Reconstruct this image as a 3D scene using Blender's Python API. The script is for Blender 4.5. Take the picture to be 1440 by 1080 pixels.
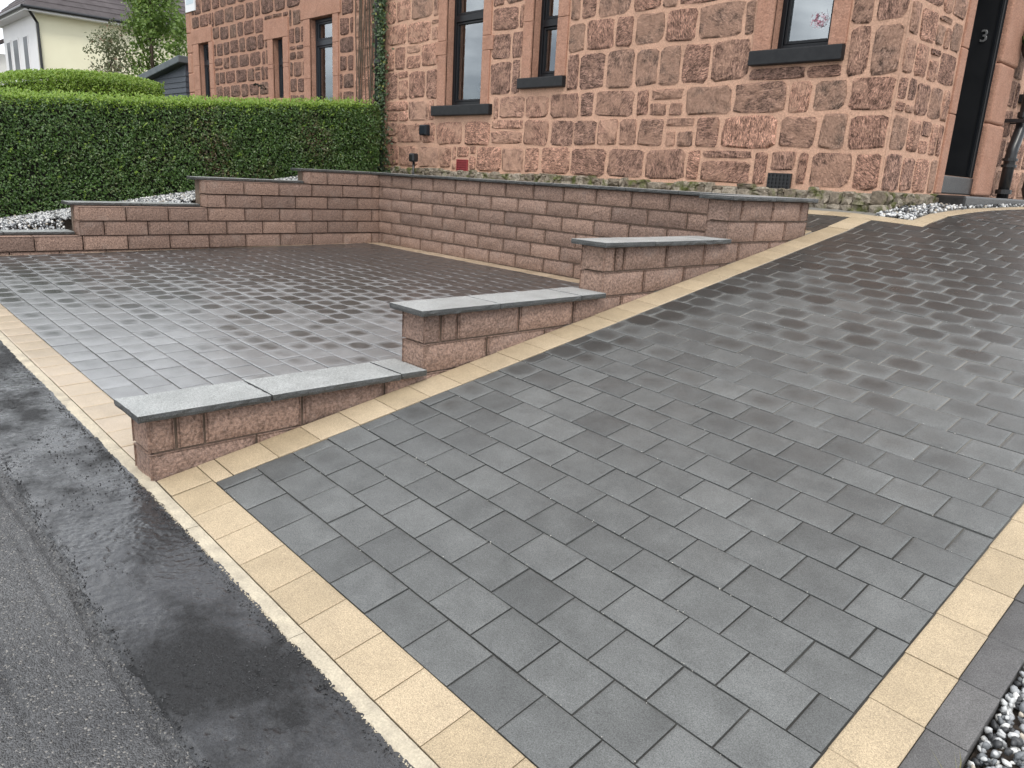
import bpy, math, random
import numpy as np
from mathutils import Matrix, Vector

for _o in list(bpy.data.objects):
    bpy.data.objects.remove(_o, do_unlink=True)
SC = bpy.context.scene
COL = SC.collection
R = math.radians
rng = random.Random(7)
nr = np.random.default_rng(11)

# ------------------------------------------------------------------ camera
CAM = Vector((9.3277, -6.0548, 1.0094))
yaw, pit, rol = R(46.2128), R(-15.163), R(3.1169)
fw = Vector((-math.sin(yaw) * math.cos(pit), math.cos(yaw) * math.cos(pit), math.sin(pit)))
r0 = Vector((math.cos(yaw), math.sin(yaw), 0))
u0 = r0.cross(fw)
cr = r0 * math.cos(rol) + u0 * math.sin(rol)
cu = u0 * math.cos(rol) - r0 * math.sin(rol)
cd = bpy.data.cameras.new('camera')
cd.sensor_fit = 'HORIZONTAL'
cd.sensor_width = 36
cd.lens = 1081.0 / 1440 * 36
cd.clip_start = 0.05
cd.clip_end = 2000
cam = bpy.data.objects.new('camera', cd)
mw = Matrix(((cr.x, cu.x, -fw.x, CAM.x), (cr.y, cu.y, -fw.y, CAM.y), (cr.z, cu.z, -fw.z, CAM.z), (0, 0, 0, 1)))
cam.matrix_world = mw
COL.objects.link(cam)
SC.camera = cam
SC.render.engine = 'CYCLES'
SC.render.resolution_x, SC.render.resolution_y = 1024, 768

# ------------------------------------------------------------------ world, sun, exposure
SUN_EL, SUN_AZ = 52.0, 128.0          # bright overcast; azimuth counted from +Y clockwise
w = bpy.data.worlds.new('World')
SC.world = w
w.use_nodes = True
nt = w.node_tree
nt.nodes.clear()
sky = nt.nodes.new('ShaderNodeTexSky')
sky.sky_type = 'NISHITA'
sky.sun_disc = False
sky.sun_elevation = R(SUN_EL)
sky.sun_rotation = R(SUN_AZ)
tcw = nt.nodes.new('ShaderNodeTexCoord')
mpw = nt.nodes.new('ShaderNodeMapping')
mpw.inputs['Scale'].default_value = (1, 1, 2.2)
nzw = nt.nodes.new('ShaderNodeTexNoise')
nzw.inputs['Scale'].default_value = 1.7
nzw.inputs['Detail'].default_value = 7
nzw.inputs['Roughness'].default_value = 0.55
rmw = nt.nodes.new('ShaderNodeValToRGB')
rmw.color_ramp.elements[0].position = 0.32
rmw.color_ramp.elements[0].color = (0.25, 0.25, 0.25, 1)
rmw.color_ramp.elements[1].position = 0.56
rmw.color_ramp.elements[1].color = (1, 1, 1, 1)
nz2 = nt.nodes.new('ShaderNodeTexNoise')
nz2.inputs['Scale'].default_value = 5.5
nz2.inputs['Detail'].default_value = 6
rm2 = nt.nodes.new('ShaderNodeValToRGB')
rm2.color_ramp.elements[0].position = 0.38
rm2.color_ramp.elements[0].color = (7.0, 7.3, 7.9, 1)
rm2.color_ramp.elements[1].position = 0.64
rm2.color_ramp.elements[1].color = (20.5, 20.6, 20.6, 1)
mxw = nt.nodes.new('ShaderNodeMix')
mxw.data_type = 'RGBA'
bgw = nt.nodes.new('ShaderNodeBackground')
bgw.inputs['Strength'].default_value = 0.1
ow = nt.nodes.new('ShaderNodeOutputWorld')
L = nt.links.new
L(tcw.outputs['Generated'], mpw.inputs[0]); L(mpw.outputs[0], nzw.inputs['Vector']); L(mpw.outputs[0], nz2.inputs['Vector'])
L(nzw.outputs[0], rmw.inputs[0]); L(nz2.outputs[0], rm2.inputs[0])
L(rmw.outputs[0], mxw.inputs[0]); L(sky.outputs[0], mxw.inputs[6]); L(rm2.outputs[0], mxw.inputs[7])
L(mxw.outputs[2], bgw.inputs[0]); L(bgw.outputs[0], ow.inputs[0])

sl = bpy.data.lights.new('sun', 'SUN')
sl.energy = 1.2
sl.angle = R(14)
sl.color = (1.0, 0.95, 0.87)
so = bpy.data.objects.new('sun', sl)
az, el = R(SUN_AZ), R(SUN_EL)
sd = Vector((math.sin(az) * math.cos(el), math.cos(az) * math.cos(el), math.sin(el)))
so.rotation_euler = (-sd).to_track_quat('-Z', 'Y').to_euler()
so.location = (0, -10, 20)
COL.objects.link(so)

SC.view_settings.view_transform = 'Standard'
SC.view_settings.look = 'None'
SC.view_settings.exposure = 0.47
SC.view_settings.gamma = 1.0
SC.view_settings.use_curve_mapping = False

# ------------------------------------------------------------------ helpers
WM = {}


def setp(o, parent, world=None):
    W = world if world is not None else Matrix.Identity(4)
    if parent is not None:
        o.parent = parent
        o.matrix_parent_inverse = WM[parent.name].inverted()
    o.matrix_basis = W
    WM[o.name] = W


def link(name, me, parent=None, world=None, kind=None):
    o = bpy.data.objects.new(name, me)
    COL.objects.link(o)
    setp(o, parent, world)
    if kind:
        o['kind'] = kind
    return o


def tag(o, label, cat, group=None):
    o['label'] = label
    o['category'] = cat
    if group:
        o['group'] = group
    return o


def thing(name, loc, label, cat, group=None):
    o = bpy.data.objects.new(name, None)
    o.empty_display_size = 0.2
    COL.objects.link(o)
    setp(o, None, Matrix.Translation(loc))
    return tag(o, label, cat, group)


def mk(name, V, F, mats, smooth=False, uv=None, mi=None):
    V = np.asarray(V, dtype=np.float32)
    F = np.asarray(F, dtype=np.int32)
    me = bpy.data.meshes.new(name)
    n, (m, k) = len(V), F.shape
    me.vertices.add(n)
    me.vertices.foreach_set('co', V.ravel())
    me.loops.add(m * k)
    me.loops.foreach_set('vertex_index', F.ravel())
    me.polygons.add(m)
    me.polygons.foreach_set('loop_start', np.arange(0, m * k, k, dtype=np.int32))
    if not isinstance(mats, (list, tuple)):
        mats = [mats]
    for x in mats:
        me.materials.append(x)
    if mi is not None:
        me.polygons.foreach_set('material_index', np.asarray(mi, dtype=np.int32))
    if smooth is not False:
        me.polygons.foreach_set('use_smooth', np.ones(m, dtype=bool) if smooth is True else np.asarray(smooth, dtype=bool))
    if uv is not None:
        l = me.uv_layers.new(name='UVMap')
        l.data.foreach_set('uv', np.asarray(uv, dtype=np.float32)[F.ravel()].ravel())
    me.update(calc_edges=True)
    return me


class MB:
    def __init__(s):
        s.v, s.f = [], []

    def add(s, V, F):
        b = len(s.v)
        s.v += [tuple(x) for x in V]
        s.f += [tuple(b + i for i in f) for f in F]
        return s

    def box(s, x0, y0, z0, x1, y1, z1):
        V = [(x0, y0, z0), (x1, y0, z0), (x1, y1, z0), (x0, y1, z0), (x0, y0, z1), (x1, y0, z1), (x1, y1, z1), (x0, y1, z1)]
        return s.add(V, [(0, 3, 2, 1), (4, 5, 6, 7), (0, 1, 5, 4), (1, 2, 6, 5), (2, 3, 7, 6), (3, 0, 4, 7)])

    def prism(s, pts, d):
        """closed polygon pts (3D, planar) extruded by vector d"""
        n = len(pts)
        V = [Vector(p) for p in pts] + [Vector(p) + Vector(d) for p in pts]
        F = [tuple(range(n))[::-1], tuple(range(n, 2 * n))] + [(i, (i + 1) % n, n + (i + 1) % n, n + i) for i in range(n)]
        return s.add(V, F)

    def tube(s, pts, rad, n=10, cap=True):
        P = [Vector(p) for p in pts]
        rads = rad if isinstance(rad, (list, tuple)) else [rad] * len(P)
        V, F = [], []
        up = Vector((0.13, 0.31, 0.94))
        for i, p in enumerate(P):
            t = (P[min(i + 1, len(P) - 1)] - P[max(i - 1, 0)]).normalized()
            a = t.cross(up)
            if a.length < 0.05:
                a = t.cross(Vector((1, 0, 0)))
            a.normalize()
            b = t.cross(a)
            for k in range(n):
                th = 2 * math.pi * k / n
                V.append(p + (a * math.cos(th) + b * math.sin(th)) * rads[i])
        for i in range(len(P) - 1):
            for k in range(n):
                F.append((i * n + k, i * n + (k + 1) % n, (i + 1) * n + (k + 1) % n, (i + 1) * n + k))
        if cap:
            F.append(tuple(range(n))[::-1])
            F.append(tuple((len(P) - 1) * n + k for k in range(n)))
        return s.add(V, F)

    def mesh(s, name, mat, smooth=False):
        me = bpy.data.meshes.new(name)
        me.from_pydata(s.v, [], s.f)
        me.materials.append(mat)
        if smooth:
            me.polygons.foreach_set('use_smooth', [True] * len(me.polygons))
        me.update()
        return me

    def build(s, name, mat, parent=None, smooth=False, kind=None):
        return link(name, s.mesh(name, mat, smooth), parent, None, kind)


def bevel(o, wd=0.004, seg=2):
    m = o.modifiers.new('bevel', 'BEVEL')
    m.width = wd
    m.segments = seg
    m.limit_method = 'ANGLE'
    return o


_lat = nr.random((64, 64, 64)).astype(np.float32)


def vnoise(x, y, z=0.0, sc=1.0, octv=3):
    """value noise in -1..1 (numpy arrays)"""
    x, y, z = np.broadcast_arrays(np.asarray(x, float), np.asarray(y, float), np.asarray(z, float))
    out = np.zeros(x.shape)
    amp, tot = 1.0, 0.0
    for o in range(octv):
        X, Y, Z = x * sc + 17.3 * o, y * sc + 5.1 * o, z * sc + 9.7 * o
        i, j, k = np.floor(X).astype(int), np.floor(Y).astype(int), np.floor(Z).astype(int)
        a, b, c = X - i, Y - j, Z - k
        a, b, c = a * a * (3 - 2 * a), b * b * (3 - 2 * b), c * c * (3 - 2 * c)
        g = lambda p, q, r: _lat[(i + p) & 63, (j + q) & 63, (k + r) & 63]
        e = ((g(0, 0, 0) * (1 - a) + g(1, 0, 0) * a) * (1 - b) + (g(0, 1, 0) * (1 - a) + g(1, 1, 0) * a) * b) * (1 - c) + \
            ((g(0, 0, 1) * (1 - a) + g(1, 0, 1) * a) * (1 - b) + (g(0, 1, 1) * (1 - a) + g(1, 1, 1) * a) * b) * c
        out += amp * (e * 2 - 1)
        tot += amp
        amp *= 0.5
        sc *= 2.0
    return out / tot


# ------------------------------------------------------------------ materials
class NT:
    def __init__(s, name):
        s.m = bpy.data.materials.new(name)
        s.m.use_nodes = True
        s.t = s.m.node_tree
        s.t.nodes.clear()
        s.out = s.n('ShaderNodeOutputMaterial')
        s.b = s.n('ShaderNodeBsdfPrincipled')
        s.l(s.b.outputs[0], s.out.inputs[0])
        s.geo = s.n('ShaderNodeNewGeometry')
        s.pos = s.geo.outputs['Position']

    def n(s, t):
        return s.t.nodes.new(t)

    def l(s, a, b):
        s.t.links.new(a, b)

    def sock(s, v, inp):
        if hasattr(v, 'is_linked') or hasattr(v, 'links'):
            s.l(v, inp)
        elif isinstance(v, (tuple, list)):
            inp.default_value = tuple(v) + ((1,) if len(v) == 3 and len(inp.default_value) == 4 else ())
        else:
            inp.default_value = v

    def noise(s, scale, detail=3, rough=0.55, vec=None, stretch=None, rot=None, dist=0.0):
        q = s.n('ShaderNodeTexNoise')
        q.inputs['Scale'].default_value = scale
        q.inputs['Detail'].default_value = detail
        q.inputs['Roughness'].default_value = rough
        q.inputs['Distortion'].default_value = dist
        v = vec or s.pos
        if stretch or rot:
            m = s.n('ShaderNodeMapping')
            if stretch:
                m.inputs['Scale'].default_value = stretch
            if rot:
                m.inputs['Rotation'].default_value = rot
            s.l(v, m.inputs[0])
            v = m.outputs[0]
        s.l(v, q.inputs['Vector'])
        return q.outputs[0]

    def voro(s, scale, feature='F1', out='Distance'):
        q = s.n('ShaderNodeTexVoronoi')
        q.feature = feature
        q.inputs['Scale'].default_value = scale
        s.l(s.pos, q.inputs['Vector'])
        return q.outputs[out]

    def mr(s, v, a, b, c=0.0, d=1.0, smooth=False):
        q = s.n('ShaderNodeMapRange')
        if smooth:
            q.interpolation_type = 'SMOOTHSTEP'
        s.sock(v, q.inputs[0])
        for i, x in enumerate((a, b, c, d)):
            s.sock(x, q.inputs[1 + i])
        return q.outputs[0]

    def math(s, op, a, b=0.0, c=0.0):
        q = s.n('ShaderNodeMath')
        q.operation = op
        s.sock(a, q.inputs[0])
        s.sock(b, q.inputs[1])
        if op == 'MULTIPLY_ADD':
            s.sock(c, q.inputs[2])
        return q.outputs[0]

    def mix(s, f, a, b, mode='MIX'):
        q = s.n('ShaderNodeMix')
        q.data_type = 'RGBA'
        q.blend_type = mode
        s.sock(f, q.inputs[0])
        s.sock(a, q.inputs[6])
        s.sock(b, q.inputs[7])
        return q.outputs[2]

    def scale(s, col, f):
        q = s.n('ShaderNodeVectorMath')
        q.operation = 'SCALE'
        s.sock(col, q.inputs[0])
        s.sock(f, q.inputs['Scale'])
        return q.outputs[0]

    def rand(s):
        oi = s.n('ShaderNodeObjectInfo')
        return s.math('FRACT', s.math('ADD', s.geo.outputs['Random Per Island'], oi.outputs['Random']))

    def bump(s, h, strength=0.4, dist=0.005, prev=None):
        q = s.n('ShaderNodeBump')
        q.inputs['Strength'].default_value = strength
        q.inputs['Distance'].default_value = dist
        s.l(h, q.inputs['Height'])
        if prev is not None:
            s.l(prev, q.inputs['Normal'])
        return q.outputs[0]

    def fin(s, col=None, rough=None, normal=None, spec=None, metal=None, **kw):
        if col is not None:
            s.sock(col, s.b.inputs['Base Color'])
        if rough is not None:
            s.sock(rough, s.b.inputs['Roughness'])
        if normal is not None:
            s.l(normal, s.b.inputs['Normal'])
        if spec is not None:
            s.sock(spec, s.b.inputs['Specular IOR Level'])
        if metal is not None:
            s.sock(metal, s.b.inputs['Metallic'])
        for k, v in kw.items():
            s.sock(v, s.b.inputs[k.replace('_', ' ')])
        return s.m


def plain(name, c1, c2=None, sc=6, rough=0.6, bs=60, bstr=0.2, bd=0.003, rnd=0.0, spec=0.5, metal=0.0):
    t = NT(name)
    col = t.mix(t.mr(t.noise(sc, 4), 0.3, 0.7), c1, c2 or c1)
    if rnd:
        col = t.scale(col, t.mr(t.rand(), 0, 1, 1 - rnd, 1 + rnd))
    nrm = t.bump(t.noise(bs, 4), bstr, bd) if bstr else None
    return t.fin(col, rough, nrm, spec, metal)


def paver_mat(name, c1, c2, rlo, rhi, fleck=0.25, spec=0.5, var=0.12, stain=0.25, bmp=1.0, coat=0.0, crough=0.1, damp=None):
    t = NT(name)
    r = t.rand()
    off = t.n('ShaderNodeVectorMath')
    off.operation = 'ADD'
    t.l(t.pos, off.inputs[0])
    t.l(t.math('MULTIPLY', r, 83.0), off.inputs[1])
    own = off.outputs[0]
    col = t.mix(r, c1, c2)
    col = t.scale(col, t.mr(t.math('FRACT', t.math('MULTIPLY', r, 7.31)), 0, 1, 1 - var, 1 + var))
    col = t.scale(col, t.mr(t.noise(300, 3, 0.75), 0.34, 0.66, 1 - fleck, 1 + fleck))
    pit = t.mr(t.voro(95), 0.05, 0.16)
    pk = t.mr(t.noise(13, 3), 0.45, 0.6, 1.0, 0.0)
    pit = t.math('MAXIMUM', pit, pk)
    col = t.scale(col, t.mr(pit, 0, 1, 0.55, 1.0))
    col = t.scale(col, t.mr(t.noise(7, 4, 0.65, vec=own), 0.3, 0.72, 1 - stain, 1 + stain * 0.7))
    # pale dust scuffs
    sc = t.mr(t.noise(26, 5, 0.7, vec=own, dist=1.2), 0.66, 0.8)
    col = t.mix(t.math('MULTIPLY', sc, 0.22), col, (0.3, 0.3, 0.29))
    dmp = None
    if damp:                                 # drying from the joints inwards: a damp patch is left in the middle of each paver
        sx = t.n('ShaderNodeSeparateXYZ')
        t.l(t.pos, sx.inputs[0])
        uvn = t.n('ShaderNodeUVMap')
        su = t.n('ShaderNodeSeparateXYZ')
        t.l(uvn.outputs[0], su.inputs[0])
        a = t.math('POWER', t.math('ABSOLUTE', t.math('MULTIPLY_ADD', su.outputs[0], 2.0, -1.0)), 2.7)
        b_ = t.math('POWER', t.math('ABSOLUTE', t.math('MULTIPLY_ADD', su.outputs[1], 2.0, -1.0)), 2.2)
        rad = t.math('ADD', a, b_)
        kx, ky, k0, edge, soft, f0, f1 = damp
        q = t.math('MULTIPLY_ADD', sx.outputs[0], kx, k0)
        q = t.math('MULTIPLY_ADD', sx.outputs[1], ky, q)
        if edge:
            q = t.math('ADD', q, t.mr(sx.outputs[0], edge, edge + 0.12, 0.75, 0.0))  # pavers on the wall side of this edge come out darker
        q = t.math('ADD', q, t.mr(t.math('FRACT', t.math('MULTIPLY', r, 17.3)), 0, 1, -0.42, 0.42))
        q = t.math('ADD', q, t.mr(t.noise(14, 4, vec=own), 0.3, 0.7, -0.22, 0.22))
        dmp = t.mr(t.math('SUBTRACT', rad, q), -soft, soft, 1.0, 0.0, True)
        deep = t.mr(q, 0.0, 0.55, 0.35, 1.0)
        dmp = t.math('MULTIPLY', dmp, deep)
        col = t.mix(dmp, col, t.scale(t.mix(0.2, col, (0.10, 0.097, 0.088)), t.mr(q, 0.1, 1.25, f0, f1)))
    ro = t.mr(t.noise(9, 3, vec=own), 0.3, 0.7, rlo, rhi)
    ro = t.math('ADD', ro, t.mr(t.math('FRACT', t.math('MULTIPLY', r, 3.77)), 0, 1, -0.05, 0.05))
    if dmp is not None:
        ro = t.math('SUBTRACT', ro, t.math('MULTIPLY', dmp, 0.08))
    b = t.bump(t.noise(380, 3, 0.7), 0.4 * bmp, 0.002)
    b = t.bump(pit, 0.5 * bmp, 0.002, b)
    b = t.bump(t.noise(60, 3), 0.12 * bmp, 0.004, b)
    return t.fin(col, ro, b, spec, Coat_Weight=coat, Coat_Roughness=crough)


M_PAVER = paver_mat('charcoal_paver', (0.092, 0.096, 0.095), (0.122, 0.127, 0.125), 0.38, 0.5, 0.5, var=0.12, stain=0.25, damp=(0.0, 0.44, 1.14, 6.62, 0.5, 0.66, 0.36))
M_BAYPAVER = paver_mat('wet_sheen_charcoal_paver', (0.195, 0.200, 0.205), (0.228, 0.234, 0.240), 0.36, 0.46, 0.3, spec=0.6, var=0.08, bmp=0.7, coat=0.6, crough=0.28, damp=(-0.264, 0.336, 2.49, None, 0.36, 0.3, 0.25))  # paler than the drive pavers: sky reflection is put into the base colour
M_BUFF = paver_mat('buff_paver', (0.375, 0.296, 0.192), (0.44, 0.352, 0.238), 0.5, 0.66, 0.42, var=0.05, stain=0.12)
M_BUFFWET = paver_mat('damp_buff_paver', (0.40, 0.315, 0.215), (0.46, 0.365, 0.26), 0.34, 0.46, 0.25, var=0.06, stain=0.12, coat=0.5, crough=0.25)
M_DARKSETT = paver_mat('dark_sett', (0.088, 0.086, 0.086), (0.118, 0.115, 0.113), 0.5, 0.65, 0.5)
def sand_mat():
    t = NT('jointing_sand')
    sx = t.n('ShaderNodeSeparateXYZ')
    t.l(t.pos, sx.inputs[0])
    full = t.math('ADD', t.mr(sx.outputs[1], -3.9, -2.3), t.mr(t.noise(3, 4), 0.3, 0.7, -0.3, 0.3))
    col = t.mix(t.mr(full, 0.1, 0.9), (0.05, 0.048, 0.044), (0.20, 0.19, 0.17))
    return t.fin(t.scale(col, t.mr(t.noise(200, 3), 0.3, 0.7, 0.8, 1.2)), 0.9, t.bump(t.noise(300, 3), 0.5, 0.002))


M_SAND = sand_mat()


def concrete():
    t = NT('pale_concrete')
    col = t.mix(t.mr(t.noise(14, 5), 0.35, 0.65), (0.52, 0.46, 0.35), (0.38, 0.335, 0.26))
    col = t.scale(col, t.mr(t.noise(160, 3, 0.7), 0.3, 0.7, 0.75, 1.15))
    return t.fin(col, 0.8, t.bump(t.noise(120, 4, 0.65), 0.5, 0.004))


M_CONC = concrete()


def block_mat():
    t = NT('split_face_block')
    r = t.rand()
    col = t.mix(r, (0.32, 0.212, 0.163), (0.232, 0.157, 0.125))
    col = t.scale(col, t.mr(t.math('FRACT', t.math('MULTIPLY', r, 5.3)), 0, 1, 0.85, 1.13))
    n1 = t.noise(70, 4, 0.7)
    col = t.scale(col, t.mr(n1, 0.36, 0.64, 0.55, 1.4))
    col = t.mix(t.mr(t.noise(230, 2, 0.6), 0.6, 0.75), col, (0.43, 0.34, 0.31))
    wash = t.mr(t.noise(5, 4), 0.55, 0.75)
    col = t.mix(t.math('MULTIPLY', wash, 0.25), col, (0.40, 0.33, 0.29))
    b = t.bump(t.noise(38, 5, 0.68, dist=0.6), 0.9, 0.016)
    b = t.bump(t.noise(170, 3), 0.5, 0.004, b)
    return t.fin(col, 0.82, b, 0.3)


M_BLOCK = block_mat()
M_BMORTAR = plain('brown_mortar', (0.13, 0.094, 0.07), (0.18, 0.132, 0.10), 12, 0.9, 200, 0.5)


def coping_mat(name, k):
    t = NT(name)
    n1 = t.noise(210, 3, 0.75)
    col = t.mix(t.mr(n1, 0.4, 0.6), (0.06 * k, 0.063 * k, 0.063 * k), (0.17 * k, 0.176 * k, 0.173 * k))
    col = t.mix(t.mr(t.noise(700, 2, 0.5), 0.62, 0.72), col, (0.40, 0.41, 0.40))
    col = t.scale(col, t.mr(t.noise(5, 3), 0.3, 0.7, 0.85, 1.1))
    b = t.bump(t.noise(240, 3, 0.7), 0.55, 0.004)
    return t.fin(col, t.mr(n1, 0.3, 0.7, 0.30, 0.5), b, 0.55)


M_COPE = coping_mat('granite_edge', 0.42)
M_COPETOP = coping_mat('granite_top_sheen', 3.0)  # same granite as the edges; sky sheen on the top put into its colour


def stone_mat(name, c1, c2, c3, pale, palef, rub=1.0):
    """rock faced sandstone: dark crust, red body, tooled flecks"""
    t = NT(name)
    r = t.rand()
    r2 = t.math('FRACT', t.math('MULTIPLY', r, 9.13))
    col = t.mix(r, c1, c2)
    col = t.mix(t.mr(r2, 0.6, 1.0, 0, 0.75), col, c3)
    body = t.noise(11, 5, 0.62)
    col = t.scale(col, t.mr(body, 0.35, 0.65, 0.65, 1.35))
    vr = t.n('ShaderNodeVectorRotate')
    vr.rotation_type = 'Y_AXIS'
    t.l(t.pos, vr.inputs['Vector'])
    t.l(t.math('MULTIPLY', r, 6.28), vr.inputs['Angle'])
    fl = t.noise(30, 4, 0.68, vec=vr.outputs[0], stretch=(0.8, 1.0, 2.6), dist=1.1)
    col = t.mix(t.mr(fl, 0.50, 0.585), col, t.scale(col, 1.85))
    col = t.scale(col, t.mr(fl, 0.39, 0.48, 0.36, 1.0))
    pf = t.mr(t.math('ADD', t.noise(5.5, 5, 0.68), t.mr(r2, 0, 1, -0.12, 0.12)), 0.47, 0.63, 0, palef)
    col = t.mix(pf, col, pale)
    b = t.bump(fl, 1.0, 0.045 * rub)
    b = t.bump(t.noise(22, 4, 0.6), 0.9, 0.03 * rub, b)
    b = t.bump(t.noise(190, 3), 0.4, 0.003, b)
    return t.fin(col, 0.9, b, 0.25)


M_STONE = stone_mat('sandstone', (0.325, 0.200, 0.155), (0.42, 0.240, 0.178), (0.285, 0.207, 0.163), (0.57, 0.35, 0.255), 0.72)
M_STONEP = stone_mat('worn_sandstone', (0.39, 0.225, 0.165), (0.44, 0.25, 0.183), (0.32, 0.205, 0.16), (0.58, 0.36, 0.262), 0.8, 0.6)
M_STONEN = stone_mat('dark_sandstone', (0.185, 0.118, 0.094), (0.245, 0.143, 0.11), (0.165, 0.122, 0.10), (0.42, 0.25, 0.175), 0.4)


def mortar_mat(name, c1, c2):
    t = NT(name)
    col = t.mix(t.mr(t.noise(6, 5), 0.3, 0.7), c1, c2)
    col = t.scale(col, t.mr(t.noise(60, 4, 0.7), 0.34, 0.66, 0.74, 1.16))
    col = t.mix(t.mr(t.noise(2.3, 5, 0.65), 0.52, 0.66, 0, 0.55), col, t.scale(col, (0.72)))
    col = t.mix(t.mr(t.noise(17, 5, 0.7, dist=1.0), 0.6, 0.7, 0, 0.5), col, (0.26, 0.17, 0.13))
    b = t.bump(t.noise(35, 4, 0.65), 0.8, 0.014)
    b = t.bump(t.noise(200, 3), 0.4, 0.003, b)
    return t.fin(col, 0.92, b, 0.2)


M_MORTAR = mortar_mat('salmon_mortar', (0.63, 0.39, 0.28), (0.57, 0.36, 0.26))
M_MORTARN = mortar_mat('pink_mortar', (0.50, 0.30, 0.215), (0.44, 0.25, 0.175))
M_DRESSED = mortar_mat('dressed_sandstone', (0.475, 0.275, 0.20), (0.41, 0.225, 0.158))


def moss_mat():
    t = NT('mossy_rubble')
    r = t.rand()
    col = t.mix(r, (0.20, 0.165, 0.125), (0.42, 0.37, 0.30))
    col = t.scale(col, t.mr(t.noise(40, 5, 0.7), 0.3, 0.7, 0.55, 1.3))
    col = t.mix(t.mr(t.noise(9, 4), 0.5, 0.66), col, (0.115, 0.125, 0.045))
    b = t.bump(t.noise(45, 5, 0.7), 1.0, 0.02)
    return t.fin(col, 0.95, b, 0.2)


M_MOSS = moss_mat()
M_BLACK = plain('black_paint', (0.012, 0.013, 0.015), (0.018, 0.019, 0.021), 5, 0.32, 90, 0.08, 0.002)
M_FRAME = plain('black_frame', (0.008, 0.0095, 0.012), None, 5, 0.35, 90, 0.0, spec=0.3)
M_GREYFRAME = plain('anthracite_frame', (0.018, 0.024, 0.031), None, 5, 0.35, 90, 0.0, spec=0.3)
M_SILL = plain('painted_stone_sill', (0.008, 0.009, 0.011), (0.017, 0.018, 0.020), 20, 0.5, 120, 0.35, 0.004, spec=0.35)
M_STEP = plain('black_painted_step', (0.012, 0.012, 0.013), (0.03, 0.03, 0.03), 12, 0.4, 70, 0.5, 0.006)
M_BLIND = plain('net_curtain', (0.86, 0.87, 0.88), (0.90, 0.90, 0.90), 3, 0.8, 60, 0.0)
M_DIM = plain('dim_room', (0.06, 0.06, 0.06), None, 3, 0.9, 60, 0.0)
M_SLATE = plain('slate', (0.06, 0.062, 0.07), (0.09, 0.09, 0.095), 4, 0.6, 40, 0.3, rnd=0.2)
M_CREAM = plain('cream_render', (0.83, 0.80, 0.60), (0.79, 0.755, 0.56), 1.2, 0.9, 60, 0.5, 0.008)
M_WHITE = plain('white_render', (0.80, 0.80, 0.80), (0.74, 0.74, 0.75), 1.0, 0.9, 60, 0.4, 0.006)
M_TILE = plain('concrete_roof_tile', (0.060, 0.050, 0.052), (0.095, 0.082, 0.085), 3, 0.85, 90, 0.6, 0.01, rnd=0.12)
M_SHED = plain('slate_blue_boards', (0.045, 0.056, 0.075), (0.055, 0.067, 0.088), 4, 0.6, 60, 0.2, rnd=0.08)
M_SHEDROOF = plain('shed_felt', (0.085, 0.105, 0.12), (0.12, 0.14, 0.15), 4, 0.7, 60, 0.3)
M_SIGN = plain('white_plate', (0.78, 0.80, 0.82), None, 4, 0.5, 60, 0.0)
M_SIGNTINT = plain('faded_blue_print', (0.52, 0.62, 0.68), None, 4, 0.5, 60, 0.0)
M_REDVENT = plain('red_painted_vent', (0.30, 0.045, 0.050), (0.24, 0.04, 0.045), 20, 0.55, 90, 0.2)
M_STEEL = plain('brushed_steel', (0.62, 0.62, 0.62), None, 4, 0.35, 90, 0.0, metal=0.9)
M_SOIL = plain('dark_soil', (0.035, 0.027, 0.02), (0.06, 0.045, 0.035), 12, 0.95, 90, 0.6, 0.01)
M_GROUND = plain('ground_earth', (0.07, 0.075, 0.05), (0.09, 0.085, 0.06), 1, 0.95, 20, 0.4, 0.02)
M_BARK = plain('bark', (0.07, 0.05, 0.035), (0.11, 0.085, 0.06), 20, 0.9, 60, 0.6, 0.01)
M_WICKER = plain('dark_wicker', (0.05, 0.035, 0.025), (0.08, 0.055, 0.04), 60, 0.8, 120, 0.6, 0.006)


def glass_mat():
    t = NT('window_glass')
    tr = t.n('ShaderNodeBsdfTransparent')
    tr.inputs[0].default_value = (0.86, 0.90, 0.90, 1)
    gl = t.n('ShaderNodeBsdfGlossy')
    gl.inputs['Roughness'].default_value = 0.01
    gl.inputs['Color'].default_value = (0.88, 0.95, 1, 1)
    fr = t.n('ShaderNodeFresnel')
    fr.inputs[0].default_value = 3.0
    mx = t.n('ShaderNodeMixShader')
    t.l(fr.outputs[0], mx.inputs[0]); t.l(tr.outputs[0], mx.inputs[1]); t.l(gl.outputs[0], mx.inputs[2])
    t.l(mx.outputs[0], t.out.inputs[0])
    return t.m


M_GLASS = glass_mat()


def leaf_mat(name, c1, c2, c3, rough=0.38, tr=0.25, browns=0.0):
    t = NT(name)
    r = t.rand()
    col = t.mix(r, c1, c2)
    r2 = t.math('FRACT', t.math('MULTIPLY', r, 13.7))
    col = t.mix(t.mr(r2, 0.9, 0.97), col, c3)
    if browns:
        bz = t.mr(t.noise(0.95, 4, 0.6), 0.50, 0.64)
        col = t.mix(t.math('MULTIPLY', bz, t.mr(t.math('FRACT', t.math('MULTIPLY', r, 31.1)), 0.5, 0.8, 0, browns)), col, (0.12, 0.075, 0.045))
    t.fin(col, rough, None, 0.5)
    d = t.n('ShaderNodeBsdfTranslucent')
    t.sock(t.scale(col, 1.5), d.inputs[0])
    mx = t.n('ShaderNodeMixShader')
    mx.inputs[0].default_value = tr
    t.l(t.b.outputs[0], mx.inputs[1]); t.l(d.outputs[0], mx.inputs[2]); t.l(mx.outputs[0], t.out.inputs[0])
    return t.m


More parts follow.
